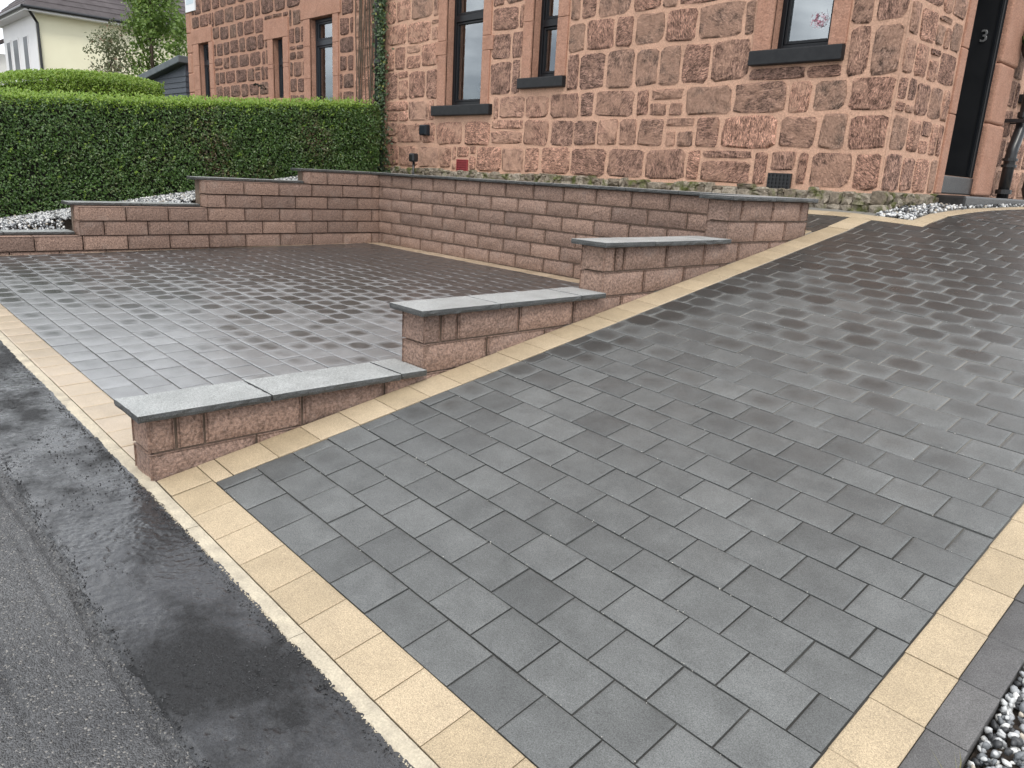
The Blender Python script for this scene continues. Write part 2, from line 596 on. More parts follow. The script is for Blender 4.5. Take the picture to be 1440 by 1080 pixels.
M_LEAF = leaf_mat('privet_leaf', (0.046, 0.098, 0.024), (0.090, 0.168, 0.038), (0.20, 0.27, 0.10), 0.33, 0.22, 0.9)
M_SHOOT = leaf_mat('young_toplit_privet_leaf', (0.14, 0.245, 0.028), (0.24, 0.355, 0.05), (0.32, 0.41, 0.10), 0.45, 0.3)
M_TREELEAF = leaf_mat('tree_leaf', (0.10, 0.175, 0.036), (0.18, 0.275, 0.06), (0.25, 0.33, 0.09), 0.45, 0.3)
M_SHRUBLEAF = leaf_mat('shrub_leaf', (0.085, 0.105, 0.045), (0.14, 0.16, 0.075), (0.17, 0.10, 0.06), 0.5, 0.25)
M_IVY = leaf_mat('ivy_leaf', (0.025, 0.055, 0.018), (0.055, 0.10, 0.03), (0.24, 0.24, 0.05), 0.4, 0.15)
M_GRASS = leaf_mat('grass_blade', (0.16, 0.17, 0.06), (0.30, 0.27, 0.13), (0.35, 0.31, 0.17), 0.5, 0.3)


def pebble_mat():
    t = NT('black_and_white_pebbles')
    r = t.rand()
    rp = t.n('ShaderNodeValToRGB')
    e = rp.color_ramp
    e.interpolation = 'CONSTANT'
    e.elements[0].color = (0.045, 0.047, 0.05, 1)
    e.elements[1].position = 0.24
    e.elements[1].color = (0.16, 0.17, 0.18, 1)
    for p, c in ((0.40, (0.32, 0.33, 0.34, 1)), (0.58, (0.52, 0.53, 0.53, 1)), (0.78, (0.70, 0.70, 0.68, 1)), (0.96, (0.45, 0.40, 0.33, 1))):
        x = e.elements.new(p)
        x.color = c
    t.l(r, rp.inputs[0])
    col = t.scale(rp.outputs[0], t.mr(t.noise(180, 3), 0.3, 0.7, 0.8, 1.15))
    return t.fin(col, 0.42, t.bump(t.noise(160, 3), 0.25, 0.003), 0.5)


M_PEB = pebble_mat()


def asphalt_new():
    t = NT('fresh_black_asphalt')
    wet = t.mr(t.noise(2.2, 6, 0.68), 0.40, 0.55)
    col = t.mix(wet, (0.015, 0.0155, 0.0165), (0.021, 0.022, 0.0245))
    col = t.scale(col, t.mr(t.noise(190, 4, 0.75), 0.36, 0.64, 0.35, 1.9))
    lump = t.noise(75, 4, 0.6)
    ro = t.mr(wet, 0, 1, 0.55, 0.2)
    pit = t.mr(t.voro(110), 0.0, 0.35)
    b = t.bump(t.noise(330, 3, 0.7), 0.7, 0.003)
    b = t.bump(lump, 0.7, 0.004, b)
    b = t.bump(pit, 0.5, 0.003, b)
    return t.fin(col, ro, b, 0.32, Coat_Weight=wet, Coat_Roughness=0.16, Coat_Normal=t.bump(t.noise(110, 5, 0.75), 0.16, 0.003))


def asphalt_old():
    t = NT('worn_grey_asphalt')
    v = t.voro(210, 'F1')
    ch = t.voro(210, 'F1', 'Color')
    sep = t.n('ShaderNodeSeparateColor')
    t.l(ch, sep.inputs[0])
    agg = t.mr(sep.outputs[0], 0, 1, 0.45, 1.65)
    col = t.mix(t.mr(t.noise(2.2, 5), 0.35, 0.65), (0.050, 0.051, 0.054), (0.078, 0.079, 0.081))
    col = t.scale(col, agg)
    col = t.mix(t.mr(sep.outputs[1], 0.95, 0.97, 0, 0.6), col, (0.33, 0.31, 0.28))
    b = t.bump(t.math('MULTIPLY', v, -1.0), 0.8, 0.006)
    b = t.bump(t.noise(60, 4), 0.4, 0.006, b)
    return t.fin(col, t.mr(t.noise(3, 4), 0.3, 0.7, 0.26, 0.42), b, 0.5)


M_ASPH = asphalt_new()
M_ROAD = asphalt_old()

# ------------------------------------------------------------------ levels of the site
HC = 0.1536            # course height of the retaining walls
BL = 0.45              # block length
XR = 6.244             # drive face of the wall along the drive
DA, DB, DC = 0.967, 0.1757, -0.0541
YF = -5.08             # back of the concrete edging = front of all paving
XH, YH = 6.31, 1.35    # corner of the house


def zf(x):
    """level along the front edge"""
    x = np.clip(np.asarray(x, float), -25, 25)
    e = DA + DB * YF
    return np.where(x > 6.25, e + DC * x, e + DC * 6.25 + 0.037 * (6.25 - x))


_gy = np.array([-30, 0.5, 0.8, 1.1, 1.5, 2.0, 2.6, 4.3, 8.0, 30.0])
_gz = np.array([-30 * DB, 0.5 * DB, 0.148, 0.208, 0.268, 0.300, 0.328, 0.366, 0.40, 0.40])


def zd(x, y):
    return DA + np.interp(y, _gy, _gz) + DC * np.maximum(np.asarray(x, float), 6.2)


def zbay(x, y):
    t = (np.asarray(y, float) - YF) / (-YF)
    return zf(x) * (1 - t) + t * (0.018 - 0.0055 * np.asarray(x, float))


def zgar(y):
    """planted ground beyond the left wall"""
    return np.interp(y, [-5.2, -4.1, -0.4, 0.6, 40], [0.06, 0.24, 0.84, 0.94, 1.3])


def basis(zfun, x, y, sx, sy, sz, tilt=0.0, dz=0.0):
    e = 0.05
    z = float(zfun(x, y))
    gx = float(zfun(x + e, y) - zfun(x - e, y)) / (2 * e)
    gy = float(zfun(x, y + e) - zfun(x, y - e)) / (2 * e)
    X = Vector((1, 0, gx)).normalized()
    Z = Vector((-gx, -gy, 1)).normalized()
    if tilt:
        Z = (Z + Vector((rng.gauss(0, tilt), rng.gauss(0, tilt), 0))).normalized()
    Y = Z.cross(X).normalized()
    X = Y.cross(Z)
    k = math.sqrt(1 + gy * gy)
    m = Matrix(((X.x * sx, Y.x * sy * k, Z.x * sz, x), (X.y * sx, Y.y * sy * k, Z.y * sz, y), (X.z * sx, Y.z * sy * k, Z.z * sz, z + dz), (0, 0, 0, 1)))
    return m


def paver_arrays(Lx, Ly, ch=0.0035, dome=0.0011, h=0.05, jit=0.0, rg=None):
    """one paver with rounded arris and a slightly domed face (top at z=0)"""
    ax = [-Lx / 2, -Lx / 2 + ch, -Lx / 2 + ch * 4.5, Lx / 2 - ch * 4.5, Lx / 2 - ch, Lx / 2]
    ay = [-Ly / 2, -Ly / 2 + ch, -Ly / 2 + ch * 4.5, Ly / 2 - ch * 4.5, Ly / 2 - ch, Ly / 2]
    hz = {0: -ch * 0.9, 1: -dome, 2: 0.0, 3: 0.0, 4: -dome, 5: -ch * 0.9}
    V, F, S = [], [], []
    for j in range(6):
        for i in range(6):
            x, y = ax[i], ay[j]
            if rg and (i in (0, 5) or j in (0, 5)):
                x += rg.uniform(-jit, jit) * 0.5
                y += rg.uniform(-jit, jit) * 0.5
            V.append((x, y, min(hz[i], hz[j])))
    for j in range(5):
        for i in range(5):
            a = j * 6 + i
            F.append((a, a + 1, a + 7, a + 6)); S.append(True)
    c = [0, 5, 35, 30]
    b = len(V)
    for q in c:
        V.append(V[q])
    for q in c:
        V.append((V[q][0], V[q][1], -h))
    for k in range(4):
        F.append((b + k, b + 4 + k, b + 4 + (k + 1) % 4, b + (k + 1) % 4)); S.append(False)
    V = np.array(V)
    return V, np.array(F), np.array(S), V[:, :2] / np.array([Lx, Ly]) + 0.5


def lay(parent, items, zfun, mat, name, near=300, tilt=0.002, dzs=0.0008, nvar=5, Lx=0.2, Ly=0.2, rest='paving', ch=0.0027, dome=0.0011, jit=0.0012):
    """items: (cx, cy, lx, ly). nearest ones become objects, the rest one stuff part"""
    items = sorted(items, key=lambda q: (Vector((q[0], q[1], 0)) - Vector((CAM.x, CAM.y, 0))).length)
    arrs = [paver_arrays(1, 1, 0.02, 0.0, 0.05) for _ in range(1)]
    variants = {}
    rg = random.Random(3)

    def var(lx, ly, k):
        key = (round(lx, 3), round(ly, 3), k)
        if key not in variants:
            A = paver_arrays(lx, ly, ch, dome, 0.05, jit, rg)
            variants[key] = [A, None]
        return variants[key]
    VV, FF, SS, UU, base = [], [], [], [], 0
    for n, (x, y, lx, ly) in enumerate(items):
        std = abs(lx - Lx) < 0.002 and abs(ly - Ly) < 0.002
        v = var(lx, ly, rng.randrange(nvar) if std else 0)
        m = basis(zfun, x, y, 1, 1, 1, tilt, rng.gauss(0, dzs))
        if n < near:
            if v[1] is None:
                v[1] = mk(name, v[0][0], v[0][1], mat, v[0][2], v[0][3])
            link(name, v[1], parent, m)
        else:
            A = v[0]
            mm = np.array(m)
            P = A[0] @ mm[:3, :3].T + mm[:3, 3]
            VV.append(P); FF.append(A[1] + base); SS.append(A[2]); UU.append(A[3]); base += len(P)
    if VV:
        me = mk(rest, np.vstack(VV), np.vstack(FF), mat, np.concatenate(SS), np.vstack(UU))
        link(rest, me, parent, None, 'stuff')


def sheet(xs, ys, zfun, dz=0.0):
    X, Y = np.meshgrid(xs, ys)
    Z = zfun(X, Y) + dz
    V = np.stack([X, Y, Z], -1).reshape(-1, 3)
    nx, ny = len(xs), len(ys)
    i = np.arange(nx - 1)[None, :] + nx * np.arange(ny - 1)[:, None]
    i = i.ravel()
    F = np.stack([i, i + 1, i + nx + 1, i + nx], -1)
    return V, F


# ------------------------------------------------------------------ the ground
def zground(x, y):
    return zf(x) - 0.16 + np.interp(y, [-6.6, 1.4, 14, 60], [-0.05, 0.0, 1.0, 1.2])


xs = np.concatenate([[-600, -200, -80], np.linspace(-40, 30, 40), [80, 200, 600]])
ys = np.concatenate([[-600, -200, -60, -30, -14, -9, -7], np.linspace(-6.5, 1.3, 6), [3, 6, 10, 14, 25, 60, 200, 600]])
V, F = sheet(xs, ys, zground, -0.12)
link('ground', mk('ground', V, F, M_GROUND, True), None, None, 'structure')


def ylip(x):
    return -5.52 + 0.026 * vnoise(x, 0.3, 0, 3.0, 4) + 0.013 * vnoise(x, 4.3, 0, 20, 3)


def zpath(x, y):
    return zf(x) - 0.014 + 0.018 * (np.asarray(y) + 5.13)


XG = np.concatenate([np.linspace(-25, 3.5, 60)[:-1], np.linspace(3.5, 8.9, 1100), np.linspace(8.9, 25, 40)[1:]])
# old asphalt of the road
YG = np.concatenate([np.linspace(-14, -6.7, 14)[:-1], np.linspace(-6.7, -5.46, 130)])
X, Y = np.meshgrid(XG, YG)
Z = zpath(X, Y) - 0.008 + 0.0016 * vnoise(X, Y, 0, 40, 3) + 0.004 * vnoise(X, Y, 5, 4, 3)
for (yb, x0, x1, wd, dp, sd) in ((-5.775, 6.6, 7.5, 0.007, 0.012, 2.0), (-5.552, 3.0, 9.5, 0.008, 0.014, 7.0), (-5.62, 6.3, 7.3, 0.006, 0.007, 11.0)):
    yc = yb + 0.03 * vnoise(X, sd, 0, 2.2, 3) + 0.008 * vnoise(X, sd, 3, 22, 2)
    m = np.clip((X - x0) / 0.15, 0, 1) * np.clip((x1 - X) / 0.15, 0, 1)
    Z -= dp * m * np.exp(-((Y - yc) / wd) ** 2)
V = np.stack([X, Y, Z], -1).reshape(-1, 3)
_, F = sheet(XG, YG, zpath)
link('road', mk('road', V, F, M_ROAD, True), None, None, 'structure')
# newer black asphalt of the footpath with a ragged lip
T = np.concatenate([[0, 0.012, 0.03], np.linspace(0.06, 1, 84)])
yl = ylip(XG)
Y = yl[None, :] + T[:, None] * (-5.10 - yl[None, :])
X = np.broadcast_to(XG[None, :], Y.shape)
edge = np.minimum(T / 0.045, 1)[:, None]
Z = zpath(X, Y) + 0.006 * edge - 0.016 * (1 - edge) ** 2 + 0.0022 * vnoise(X, Y, 2, 9, 3) + 0.0016 * vnoise(X, Y, 7, 48, 3) + 0.0013 * np.clip(vnoise(X, Y, 3, 95, 2) * 1.6, -0.4, 1) * np.clip(vnoise(X, Y, 14, 5, 3) * 2.5 + 0.6, 0.15, 1)
dent = vnoise(X, Y, 9, 42, 2)
Z -= 0.005 * np.clip((dent - 0.36) * 4, 0, 1) * np.clip(vnoise(X, Y, 4, 3, 2) * 3 + 0.4, 0, 1)
V = np.stack([X, Y, Z], -1).reshape(-1, 3)
_, F = sheet(XG, T, zpath)
link('footpath', mk('footpath', V, F, M_ASPH, True), None, None, 'structure')

# pale concrete edging along the front of the paving
ce = thing('concrete_edging', (6.2, -5.1, float(zf(6.2))), '', '')
for k in ('label', 'category'):
    del ce[k]
ce['kind'] = 'structure'
x = 0.0
while x < 9.6:
    ln = min(rng.uniform(0.78, 0.95), 9.6 - x)
    n = max(2, int(ln / 0.005))
    px = np.linspace(x + 0.001, x + ln - 0.001, n)
    rag = np.where(px > 6.2, 0.0055, 0.003)
    yo = -5.134 + rag * vnoise(px, 1.7, 0, 60, 4) + 0.6 * rag * vnoise(px, 5.7, 0, 9, 2) - 0.9 * rag * (nr.random(n) < 0.25) * nr.random(n)
    rows = [np.stack([px, np.full(n, YF - 0.002), zf(px) - 0.004 + 0.0012 * vnoise(px, 0, 0, 30, 2)], -1),
            np.stack([px, yo + 0.012, zf(px) - 0.005 + 0.0015 * vnoise(px, 3, 0, 40, 2)], -1),
            np.stack([px, yo, zf(px) - 0.011], -1), np.stack([px, yo - 0.002, zf(px) - 0.05], -1)]
    V = np.vstack(rows)
    i = np.arange(n - 1)
    F = np.vstack([np.stack([i + n * r + n, i + 1 + n * r + n, i + 1 + n * r, i + n * r], -1) for r in range(3)])
    link('edging_strip', mk('edging_strip', V, F, M_CONC, False), ce)
    x += ln

# ------------------------------------------------------------------ drive
drive = link('driveway', None, None, Matrix.Translation((7.5, -3, 0.03)), 'structure')
xs = np.array([6.02, 6.446, 7.0, 8.0, 8.982])
ys = np.concatenate([[YF + 0.004], np.linspace(-4.8, 0.9, 12)])
zsand = lambda X_, Y_: zd(X_, Y_) - np.interp(Y_, [-3.6, -2.2], [0.0085, 0.0036])
ysp = np.concatenate([[YF + 0.004], np.linspace(-4.8, 0.9, 30)])
V, F = sheet(xs, ysp, zsand)
V2, F2 = sheet(np.array([4.6, 6.0, 6.6, 7.0, 8.0, 9.0, 10.5]), np.linspace(0.9, 9, 20), zd, -0.0036)
link('sand_bed', mk('sand_bed', np.vstack([V, V2]), np.vstack([F, F2 + len(V)]), M_SAND), drive, None, 'structure')

PL, PR = 0.2035, 0.168
gap = 0.0052
items = []
row = 0
y = -4.916
while y < 7.5:
    x0 = 6.446 if y < 0.98 else 6.885
    x1 = 8.752 if y < 2.0 else 9.6
    if 0.9 < y + PR / 2 < 1.14:
        x0 = 6.885 if y + PR > 1.02 else 6.446
    ph = 6.7276 if row % 2 == 0 else 6.6236
    k = math.floor((x0 - ph) / PL)
    while True:
        a, b = ph + k * PL, ph + (k + 1) * PL
        a, b = max(a, x0), min(b, x1)
        if a >= x1 - 0.02:
            break
        if b - a > 0.025:
            items.append(((a + b) / 2, y + PR / 2, b - a - gap, PR - gap))
        k += 1
    y += PR
    row += 1
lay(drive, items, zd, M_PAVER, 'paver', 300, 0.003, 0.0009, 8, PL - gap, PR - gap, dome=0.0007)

buff = []
for k in range(11):                                     # front row
    buff.append((6.4199 + (k + .5) * 0.2042, (YF + -4.916) / 2, 0.2042 - 0.003, 0.164 - 0.003))
yy = -5.0477
buff.append(((6.25 + 6.414) / 2, (-5.0765 - 4.9165) / 2, 6.414 - 6.25 - 0.003, 0.160))
buff.append(((6.25 + 6.443) / 2, (-4.914 - 4.841) / 2, 0.190, 0.0715))
yy = -4.8377
while yy < 0.86:                                        # along the wall
    buff.append(((6.25 + 6.443) / 2, yy + 0.1, 0.190, 0.1965))
    yy += 0.2
yy = -5.043
while yy < 6:                                           # right hand edge
    buff.append((8.8235, yy + 0.1095, 0.137, 0.2155))
    yy += 0.219
x = 1.0
while x < 6.72:                                         # along the house front and round its corner
    buff.append((x + 0.1, 1.05, 0.197, 0.155))
    x += 0.2
yy = 1.13
while yy < 7:
    buff.append((6.80, yy + 0.1, 0.155, 0.197))
    yy += 0.2
buff.append((6.81, 1.05, 0.13, 0.155))
for k in range(7):
    buff.append((XR - 0.12 - k * 0.2, 0.27, 0.197, 0.13))
lay(drive, buff, zd, M_BUFF, 'edging_block', 300, 0.002, 0.0006, 6, 0.2012, 0.161, 'edging', dome=0.0006)
dk = []
yy = -5.043
while yy < 3:
    dk.append((8.9425, yy + 0.1095, 0.096, 0.2155))
    yy += 0.219
lay(drive, dk, zd, M_DARKSETT, 'dark_sett', 300, 0.003, 0.001, 4, 0.096, 0.2155)

# small path between the back wall and the house
pathw = link('path', None, None, Matrix.Translation((5, 0.6, 0.7)), 'structure')


def zpw(x, y):
    return zd(np.maximum(x, 6.25), y) * 1.0


V, F = sheet(np.array([-2.5, 2, 6.0, 6.26]), np.linspace(0.1, 1.3, 8), zpw, -0.0085)
link('sand_bed', mk('sand_bed', V, F, M_SAND), pathw, None, 'structure')
items = []
for r_ in range(4):
    yb = 0.337 + r_ * 0.158
    for k in range(16):
        a = 6.246 - 0.2035 * (k + 1) + (0.1 if r_ % 2 else 0)
        b = min(a + 0.2035, 6.246)
        items.append(((a + b) / 2, yb + 0.079, b - a - gap, 0.158 - gap))
lay(pathw, items, zpw, M_PAVER, 'paver', 300, 0.002, 0.0006, 4, PL - gap, 0.158 - gap)

# ------------------------------------------------------------------ parking bay
bay = link('parking_bay', None, None, Matrix.Translation((3, -2.5, 0)), 'structure')
V, F = sheet(np.linspace(0, 6.05, 8), np.linspace(YF + 0.003, 0, 24), lambda X_, Y_: zbay(X_, Y_) - np.interp(Y_, [-3.6, -2.2], [0.0085, 0.004]))
link('sand_bed', mk('sand_bed', V, F, M_SAND), bay, None, 'structure')
items = []
y = -4.916
row = 0
while y < -0.21:
    b_ = min(y + PR, -0.2)
    ph = 0.2 if row % 2 else 0.2 - PL / 2
    k = 0
    while True:
        a, b = ph + k * PL, ph + (k + 1) * PL
        a, b = max(a, 0.2), min(b, 5.83)
        if a > 5.80:
            break
        if b - a > 0.02:
            items.append(((a + b) / 2, (y + b_) / 2, b - a - gap, b_ - y - gap))
        k += 1
    y += PR
    row += 1
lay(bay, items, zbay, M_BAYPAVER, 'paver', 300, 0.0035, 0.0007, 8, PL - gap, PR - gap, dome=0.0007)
buff = []
for k in range(31):
    buff.append((0.0 + (k + .5) * 0.2042 - 0.1, (YF - 4.916) / 2, 0.2012, 0.161))
for k in range(29):
    if -4.9 + k * 0.2 < 0.0:
        buff.append((0.1, -4.81 + k * 0.2 - 0.0, 0.196, 0.197) if -4.81 + k * 0.2 < -0.25 else (0.1, -0.1, 0.196, 0.19))
        if -4.81 + k * 0.2 < -0.25:
            buff.append((5.93, -4.81 + k * 0.2, 0.196, 0.197))
for k in range(28):
    buff.append((0.3 + k * 0.2, -0.1, 0.197, 0.196))
seen = set()
bb = []
for q in buff:
    kx = (round(q[0], 2), round(q[1], 2))
    if kx not in seen and q[0] < 6.03 and q[0] > 0:
        seen.add(kx)
        bb.append(q)
lay(bay, bb, zbay, M_BUFFWET, 'edging_block', 300, 0.002, 0.0006, 6, 0.2012, 0.161, 'edging', dome=0.0006)


# ------------------------------------------------------------------ retaining walls
def block_mesh(ln, th, h, rg, seg=8):
    """split face block lying along +X from 0..ln, thickness th along +Y, height h; faces roughly broken"""
    nx = max(2, int(round(seg * ln / 0.45)))
    V, F = [], []
    ch = 0.008

    def face(o, du, dv, nrm, nu, nv, amp):
        b = len(V)
        for j in range(nv + 1):
            for i in range(nu + 1):
                u, v = i / nu, j / nv
                e = (i in (0, nu)) or (j in (0, nv))
                p = Vector(o) + Vector(du) * u + Vector(dv) * v
                p += Vector(nrm) * ((-ch) if e else rg.uniform(-0.002, amp))
                if not e:
                    p += Vector(du) * rg.uniform(-.3, .3) / nu + Vector(dv) * rg.uniform(-.25, .25) / nv
                V.append(tuple(p))
        for j in range(nv):
            for i in range(nu):
                a = b + j * (nu + 1) + i
                F.append((a, a + 1, a + nu + 2, a + nu + 1))
    face((0, 0, 0), (ln, 0, 0), (0, 0, h), (0, -1, 0), nx, 4, 0.013)
    face((ln, th, 0), (-ln, 0, 0), (0, 0, h), (0, 1, 0), nx, 2, 0.010)
    face((ln, 0, 0), (0, th, 0), (0, 0, h), (1, 0, 0), 2, 2, 0.009)
    face((0, th, 0), (0, -th, 0), (0, 0, h), (-1, 0, 0), 2, 2, 0.009)
    face((0, 0, h), (ln, 0, 0), (0, th, 0), (0, 0, 0.001), 1, 1, 0)
    return mk('block', V, F, M_BLOCK, False)


_bm = {}
brg = random.Random(21)


def block(parent, p, d, ln, th=0.2):
    """p start point at the bottom of the face, d unit direction along the wall"""
    key = (round(ln, 2), brg.randrange(6) if abs(ln - 0.44) < 0.011 else 0)
    if key not in _bm:
        _bm[key] = block_mesh(ln, th, HC - 0.010, brg)
    n = Vector((-d.y, d.x, 0))
    m = Matrix(((d.x, n.x, 0, p[0]), (d.y, n.y, 0, p[1]), (0, 0, 1, p[2] + rng.uniform(-.001, .001)), (0, 0, 0, 1)))
    link('block', _bm[key], parent, m)


def rows_along(a, b, phase):
    """cut the run a..b at phase + k*BL"""
    k0 = math.ceil((a - phase) / BL - 1e-6)
    cuts = [a]
    k = k0
    while phase + k * BL < b - 0.03:
        c = phase + k * BL
        if c > a + 0.03:
            cuts.append(c)
        k += 1
    cuts.append(b)
    return list(zip(cuts[:-1], cuts[1:]))


CTH = 0.031


def slab_cope(parent, q, z):
    cs = [(q[0], q[1]), (q[2], q[1]), (q[2], q[3]), (q[0], q[3])]
    ring, nrm = [], []
    for k in range(4):
        p, r_ = Vector(cs[k]), Vector(cs[(k + 1) % 4])
        d = r_ - p
        n = max(1, int(d.length / 0.035))
        nn = Vector((-d.y, d.x)).normalized()
        for i in range(n):
            ring.append(p.lerp(r_, i / n))
            nrm.append(nn)
    N = len(ring)
    mb = MB()
    V = []
    for zz, lo, hi in ((z + CTH, 0.0, 0.0045), (z + CTH * 0.45, -0.002, 0.003), (z, 0.0, 0.006)):
        for p, nn in zip(ring, nrm):
            e = brg.uniform(lo, hi)
            V.append((p.x + nn.x * e, p.y + nn.y * e, zz))
    F = [tuple(range(N)), tuple(range(2 * N, 3 * N))[::-1]]
    for t_ in (0, 1):
        for i in range(N):
            j = (i + 1) % N
            F.append((t_ * N + j, t_ * N + i, (t_ + 1) * N + i, (t_ + 1) * N + j))
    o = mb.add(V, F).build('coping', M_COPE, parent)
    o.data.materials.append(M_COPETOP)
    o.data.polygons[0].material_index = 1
    return o


def coping(parent, x0, y0, x1, y1, z, cuts, along='y'):
    edges = [y0] + cuts + [y1] if along == 'y' else [x0] + cuts + [x1]
    for a, b in zip(edges[:-1], edges[1:]):
        g = 0.0022
        # slab with slightly broken, rock faced edges
        q = (x0, a + g, x1, b - g) if along == 'y' else (a + g, y0, b - g, y1)
        o = slab_cope(parent, q, z)
        dz = rng.uniform(-0.0012, 0.0012)
        o.matrix_basis = Matrix.Translation((0, 0, dz))
        bevel(o, 0.003, 2)


STEPS = [-5.10, -3.739, -2.373, -1.010]
# wall along the drive
wr = thing('block_wall', (6.15, -2.4, -0.1), 'stepped pinkish block wall climbing beside the sloping driveway, with four dark coping steps', 'wall', 'block retaining walls round the parking bay')
mb = MB()
for k in range(4):
    mb.box(6.064, STEPS[k] + 0.03, -0.5, XR - 0.0165, (STEPS[k + 1] + 0.03 if k < 3 else 0.176), HC * 2 * k - 0.001)
mb.build('mortar', M_BMORTAR, wr)
PH = {6: -.8419, 5: -.615, 4: -2.1738, 3: -1.95, 2: -3.5139, 1: -3.30, 0: -4.8673, -1: -4.64, -2: -4.8673}
for r_ in range(-2, 7):
    st = STEPS[0] if r_ <= 0 else STEPS[(r_ + 1) // 2]
    runs = rows_along(st, 0.196, PH[r_])
    for (a, b) in runs:
        if r_ > -2 and r_ < 6 and HC * r_ < float(zd(XR, a)) - 0.12 and HC * r_ < float(zbay(6, min(a, 0))) - 0.12:
            continue
        if r_ % 2 == 0 and abs(a - st) < 1e-4 and b - a > 0.17:
            m_ = a + 0.115
            block(wr, (XR, a + 0.003, HC * (r_ - 1) + 0.005), Vector((0, 1, 0)), m_ - a - 0.008)
            block(wr, (XR, m_ + 0.006, HC * (r_ - 1) + 0.005), Vector((0, 1, 0)), b - m_ - 0.011)
        else:
            block(wr, (XR, a + 0.005, HC * (r_ - 1) + 0.005), Vector((0, 1, 0)), b - a - 0.010)
for k, cj in enumerate(([-4.585, -3.90], [-3.258, -2.60], [-1.925, -1.25], [-0.45])):
    e = STEPS[k + 1] - 0.002 if k < 3 else 0.245
    coping(wr, 5.995, STEPS[k] - 0.045, 6.290, e, HC * 2 * k, cj)

# back wall
wb = thing('block_wall', (3.0, 0.1, 0), 'long level pinkish block wall at the back of the parking bay, below the sandstone house', 'wall', 'block retaining walls round the parking bay')
MB().box(-0.18, 0.0165, -0.3, 6.04, 0.18, HC * 6 - 0.001).build('mortar', M_BMORTAR, wb)
for r_ in range(0, 7):
    for (a, b) in rows_along(0.004, 6.03, 0.2418 if r_ % 2 else 0.03):
        block(wb, (a + 0.005, 0.0, HC * (r_ - 1) + 0.005), Vector((1, 0, 0)), b - a - 0.010)
coping(wb, -0.045, -0.045, 5.993, 0.245, HC * 6, [0.55, 1.15, 2.13, 3.23, 3.89, 4.49, 5.1], 'x')

# left wall
wl = thing('block_wall', (-0.1, -2.5, 0), 'stepped pinkish block wall below the clipped hedge, lowest at the gravel bed', 'wall', 'block retaining walls round the parking bay')
LS = [(-5.10, 1), (-3.744, 3), (-2.387, 5), (-1.043, 6)]
mb = MB()
for k, (s_, n_) in enumerate(LS):
    mb.box(-0.18, s_ + 0.03, -0.4, -0.0165, (LS[k + 1][0] + 0.03 if k < 3 else 0.17), HC * n_ - 0.001)
mb.build('mortar', M_BMORTAR, wl)
for r_ in range(0, 7):
    st = [q for q, n_ in LS if n_ >= r_][0]
    for (a, b) in rows_along(-0.006 * 0, -st, 0.1165 if r_ % 2 else 0.346):
        if b - a > 0.3 and abs(b + st) < 1e-4 and r_ % 2 == 0:
            m_ = b - 0.2
            block(wl, (0, -a - 0.005, HC * (r_ - 1) + 0.005), Vector((0, -1, 0)), m_ - a - 0.01)
            block(wl, (0, -m_ - 0.005, HC * (r_ - 1) + 0.005), Vector((0, -1, 0)), b - m_ - 0.01)
        else:
            block(wl, (0, -a - 0.005, HC * (r_ - 1) + 0.005), Vector((0, -1, 0)), b - a - 0.010)
for k, cj in enumerate(([-4.4], [-3.05], [-1.7], [-0.5])):
    s_, n_ = LS[k]
    e = LS[k + 1][0] - 0.002 if k < 3 else 0.245
    coping(wl, -0.245, s_ - 0.045, (0.045 if k < 3 else -0.047), e, HC * n_, cj)
# the corner piece of the top step meets the back coping
bevel(slab_cope(wl, (-0.0455, LS[3][0] - 0.045, 0.045, -0.047), HC * 6), 0.003, 2)

# ------------------------------------------------------------------ houses of red sandstone
COURSES = [1.04, 1.393, 1.731, 2.045, 2.485, 2.838, 3.16, 3.50, 3.80, 4.15, 4.47, 4.80]


def stone_mesh(name, mat, rg, n=12):
    V = []
    pw = rg.uniform(7, 16)
    an = [2 * math.pi * (k + rg.uniform(-.18, .18) + .5) / n for k in range(n)] if n != 12 else [R(q + rg.uniform(-4, 4)) for q in (0, 38, 52, 90, 128, 142, 180, 218, 232, 270, 308, 322)]
    rads = []
    for a in an:
        c, s_ = abs(math.cos(a)), abs(math.sin(a))
        rads.append(0.5 / ((c ** pw + s_ ** pw) ** (1 / pw)) * rg.uniform(0.93, 1.04))
    ring = lambda f, z, j: [(math.cos(a) * r * f, math.sin(a) * r * f, z + rg.uniform(-j, j)) for a, r in zip(an, rads)]
    V += ring(1.0, -0.025, 0)
    V += ring(0.99, 0.004, 0.003)
    V += ring(0.86, 0.011, 0.008)
    V.append((rg.uniform(-.08, .08), rg.uniform(-.08, .08), 0.013 + rg.uniform(-.008, .008)))
    F = []
    me_v, fs = V, []
    for k in range(n):
        j = (k + 1) % n
        fs.append((k, j, n + j, n + k))
        fs.append((n + k, n + j, 2 * n + j, 2 * n + k))
        fs.append((2 * n + k, 2 * n + j, 3 * n))
    me = bpy.data.meshes.new(name)
    me.from_pydata(me_v, [], fs)
    me.materials.append(mat)
    me.polygons.foreach_set('use_smooth', [rg.random() < 0.35 for _ in me.polygons])
    me.update()
    return me


srg = random.Random(5)
ST_A = [stone_mesh('stone', M_STONE, srg) for _ in range(14)]
ST_P = [stone_mesh('stone', M_STONEP, srg) for _ in range(10)]
ST_N = [stone_mesh('stone', M_STONEN, srg) for _ in range(12)]


